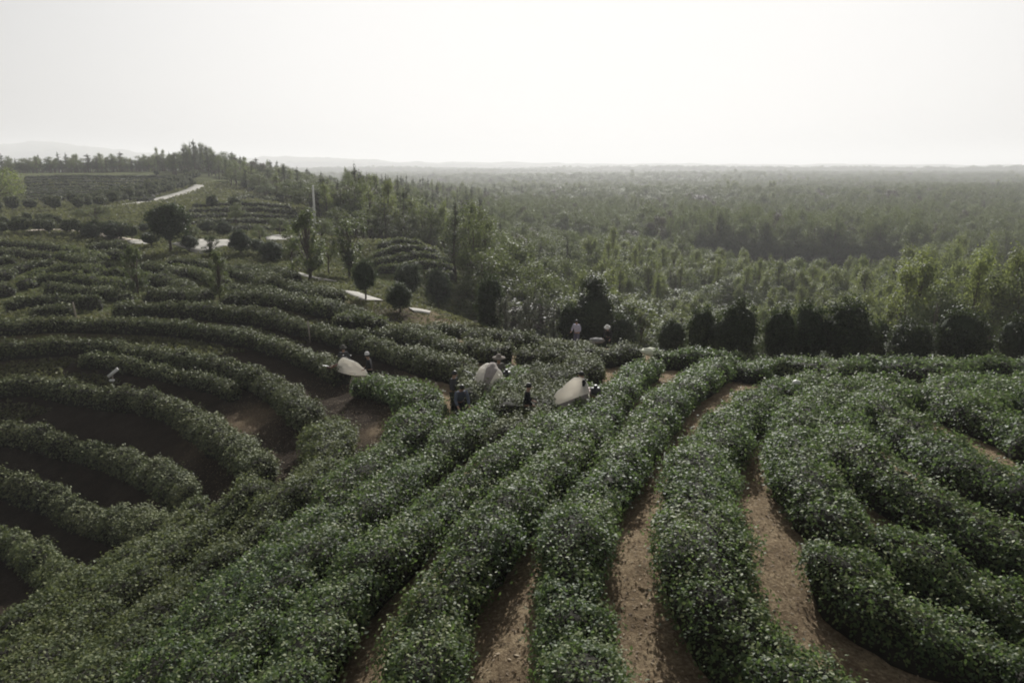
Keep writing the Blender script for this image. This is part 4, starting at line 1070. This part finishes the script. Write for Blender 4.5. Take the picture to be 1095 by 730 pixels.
# ------------------------------------------------------------------ tea harvesters : inflated collection bag on a two-man cutter
M_BAG = leaf_mat('bag_cloth', [(0, (.70, .68, .64)), (1, (.80, .78, .74))], .8, .62, (.92, .88, .80), .2)
M_BAGD = plain('bag_stripe', (.27, .24, .22), .85, .15, .1, 6)
M_RED = plain('cutter_red', (.16, .035, .03), .5, .4, .15, 6)
M_MET = plain('dull_metal', (.35, .35, .35), .45, .5, .1, 10, metal=.7)
M_BLK = plain('black_plastic', (.02, .02, .022), .5, .4, .1, 8)
def harvester(px, py, h, L, W, T, rz, label, stripe=False, hem=False, seed=0, slope=.2, tent=1.35):
    p = cast3(px, py, h)
    root = empty('tea_harvester', p, rz); tag(root, label, 'tea harvester')
    n, m = 34, 56
    A = np.linspace(0, 1, n); B = np.linspace(0, 2*math.pi, m, endpoint=False)
    a, b = np.meshgrid(A, B, indexing='ij'); a = a.ravel(); b = b.ravel()
    r = np.where(a < .14, .45+.55*np.sqrt(np.clip(a/.14, 0, 1)), np.clip(1-((a-.14)/.86)**1.8, 0, 1)**.62)
    fold = .5*np.abs(np.sin(b*3.5+a*3+seed))+.35*np.abs(np.sin(b*6-a*5+2*seed))
    k = .82+.26*fold*np.clip(a*2, 0, 1)*np.clip((1-a)*3, 0, 1)+.20*fbm(a*2.6+seed, np.cos(b)*1.3, np.sin(b)*1.3+seed)+.06*fbm(a*9+seed, np.cos(b)*4, np.sin(b)*4)
    y = np.cos(b)*W/2*r*k; z = np.sin(b)*T*r*k
    z = np.where(z < 0, z*.35, T*r*k*(1-np.abs(np.cos(b))**tent))*(1-.2*a)+.78-slope*a
    V = np.stack([(a-.15)*L, y, z], 1)
    F = np.array([(i*m+j, i*m+(j+1) % m, (i+1)*m+(j+1) % m, (i+1)*m+j) for i in range(n-1) for j in range(m)])
    fb = (B[F[:, 0] % m]); fa = F[:, 0]//m/n
    idx = ((np.abs(fb-math.pi*.42) < .36) if stripe else np.zeros(len(F), bool)).astype(int)
    if hem: idx = np.where(((fb > 2*math.pi-.5) | (fb < .6)) & (fa > .05) & (fa < .85), 1, idx)
    me = mesh_np('collection_bag', V, F, [M_BAG, M_BAGD], tint=rng.random(len(F))*.3+.35, mat_idx=idx, smooth=True)
    link('collection_bag', me, root)
    mb = MB(); mb.box((-.24*L+.05, 0, .86), (.22, W*1.02, .07)); mb.box((-.24*L-.10, 0, .84), (.12, W*1.0, .02)); mb.build('cutter_bar', M_RED, root, smooth=False)
    mb = MB(); mb.box((-.24*L+.02, W*.36, 1.02), (.3, .24, .24)); mb.tube([(-.24*L+.02, W*.36, 1.1), (-.24*L+.02, W*.36, 1.24)], .07, 10); mb.build('engine', M_BLK, root, smooth=False)
    for sg in (-1, 1):
        mb = MB(); q = W*.5
        mb.tube([(-.24*L+.08, sg*q, .88), (-.24*L+.02, sg*(q+.18), .98), (-.24*L-.02, sg*(q+.42), 1.05), (-.24*L-.02, sg*(q+.52), 1.05)], .016, 8)
        hd = mb.build('handle', M_MET, root)
        mb = MB(); mb.tube([(-.24*L-.02, sg*(q+.40), 1.052), (-.24*L-.02, sg*(q+.55), 1.05)], .024, 8); mb.build('grip', M_BLK, hd)
    return root
harvester(368, 392, .8, 1.7, 1.15, .62, R(-25), 'tea harvester with a plain smooth white bag, hanging over the hollow', seed=1)
harvester(525, 408, .8, 1.4, 1.45, 1.0, R(-105), 'tea harvester whose upright white bag has a grey stripe', True, seed=2, tent=2.6)
harvester(622, 422, .8, 1.6, 1.1, .92, R(192), 'tea harvester with a pointed white bag that has a brown lower edge', False, True, seed=5, slope=.45)

# ------------------------------------------------------------------ dry litter on the bare paths
n = 70000
X = rng.uniform(-14, 10, n); Y = 5.5+30*rng.random(n)**1.6
Pp = np.stack([X, Y, zt(X, Y)+.012], 1)
V, F = leaf_quads(Pp, np.tile([0, 0, 1.0], (n, 1)), rng.uniform(.02, .09, n)*np.where(rng.random(n) < .04, 1.8, 1), .32, .4)
M_LIT = leaf_mat('dry_litter', [(0, (.07, .045, .03)), (.5, (.19, .14, .09)), (1, (.36, .29, .2))], .8, .05, (.2, .15, .08), .2)
tag(link('leaf_litter', mesh_np('leaf_litter', V, F, M_LIT, tint=rng.random(n))), 'dry straw and leaf litter strewn over the bare paths', 'litter', kind='stuff')

# ------------------------------------------------------------------ grass and weeds on the slopes behind the hollow
rb = np.exp(rng.uniform(math.log(44), math.log(260), 420000)); tb = R(-38)+rng.random(420000)*R(38+6)
X = rb*np.sin(tb); Y = rb*np.cos(tb)
k = ((~right_of(X, Y)) | (np.arctan2(X, Y) < R(-4))) & (fbm(X/5.0, Y/5.0, 8.1, 3)+.35*rng.normal(0, 1, len(X)) > -.25)
X, Y = X[k], Y[k]; ok = np.ones(len(X), bool)
for C_, w_ in PAVED:
    for c_ in C_:
        near = np.abs(X-c_[0]) < w_
        ok &= ~(near & (np.hypot(X-c_[0], Y-c_[1]) < w_))
occ = np.zeros((1200, 1000), bool)                       # quarter-metre cells under and beside the tea rows
for C_, w_ in ROWPTS:
    for q in np.arange(-w_, w_+.1, .25):
        for q2 in np.arange(-w_, w_+.1, .25):
            if q*q+q2*q2 <= w_*w_:
                a_ = ((C_[:, 0]+q+230)*4).astype(int); b_ = ((C_[:, 1]+q2-30)*4).astype(int)
                m_ = (a_ >= 0) & (a_ < 1200) & (b_ >= 0) & (b_ < 1000); occ[a_[m_], b_[m_]] = True
a_ = np.clip(((X+230)*4).astype(int), 0, 1199); b_ = np.clip(((Y-30)*4).astype(int), 0, 999)
ok &= ~occ[a_, b_]
X, Y = X[ok], Y[ok]; n = len(X); rb = np.hypot(X, Y)
s_ = (.10+.0026*rb)*rng.uniform(.6, 1.4, n)
Pp = np.stack([X, Y, zt(X, Y)+s_*.35*rng.random(n)*2], 1)
V, F = leaf_quads(Pp, np.tile([0, .0, .9], (n, 1)), s_, .4, .6)
M_GRASS = leaf_mat('slope_grass', [(0, (.036, .040, .019)), (.5, (.082, .086, .041)), (1, (.16, .155, .085))], .7, .3, (.17, .18, .07), .12)
tag(link('grass', mesh_np('grass', V, F, M_GRASS, tint=np.clip(.45+.5*fbm(X/9, Y/9, 2.2, 3)+rng.normal(0, .18, n), 0, 1))), 'rough grass and weeds on the slope behind the hollow', 'grass', kind='stuff')

# ------------------------------------------------------------------ haze
mh, nt, out = new_mat('haze_air')
pv = nt.nodes.new('ShaderNodeVolumePrincipled')
pv.inputs['Color'].default_value = (.92, .925, .94, 1); pv.inputs['Density'].default_value = HAZE_DENSITY; pv.inputs['Anisotropy'].default_value = 0.15
nt.links.new(pv.outputs[0], out.inputs['Volume'])
zlo = float(gZ.min())-1.0; zhi = max(float(gZ.max())+3, 30.0)
mb = MB(); S = 15000
mb.box((0, 0, (zlo+zhi)/2), (2*S, 2*S, zhi-zlo)); hz = mb.build('haze', mh, smooth=False)
tag(hz, 'pale haze filling the valley out to the horizon', 'haze', kind='stuff')
for kind, v in PROTO.items():
    for i, p in enumerate(v):
        if (kind, i) not in USED:
            for c in list(p.children): bpy.data.objects.remove(c)
            bpy.data.objects.remove(p)
print('leaves in tea rows', tea_row.leaves, 'wood trees', len(PA), 'objects', len(bpy.data.objects), 'haze z', zlo, zhi)
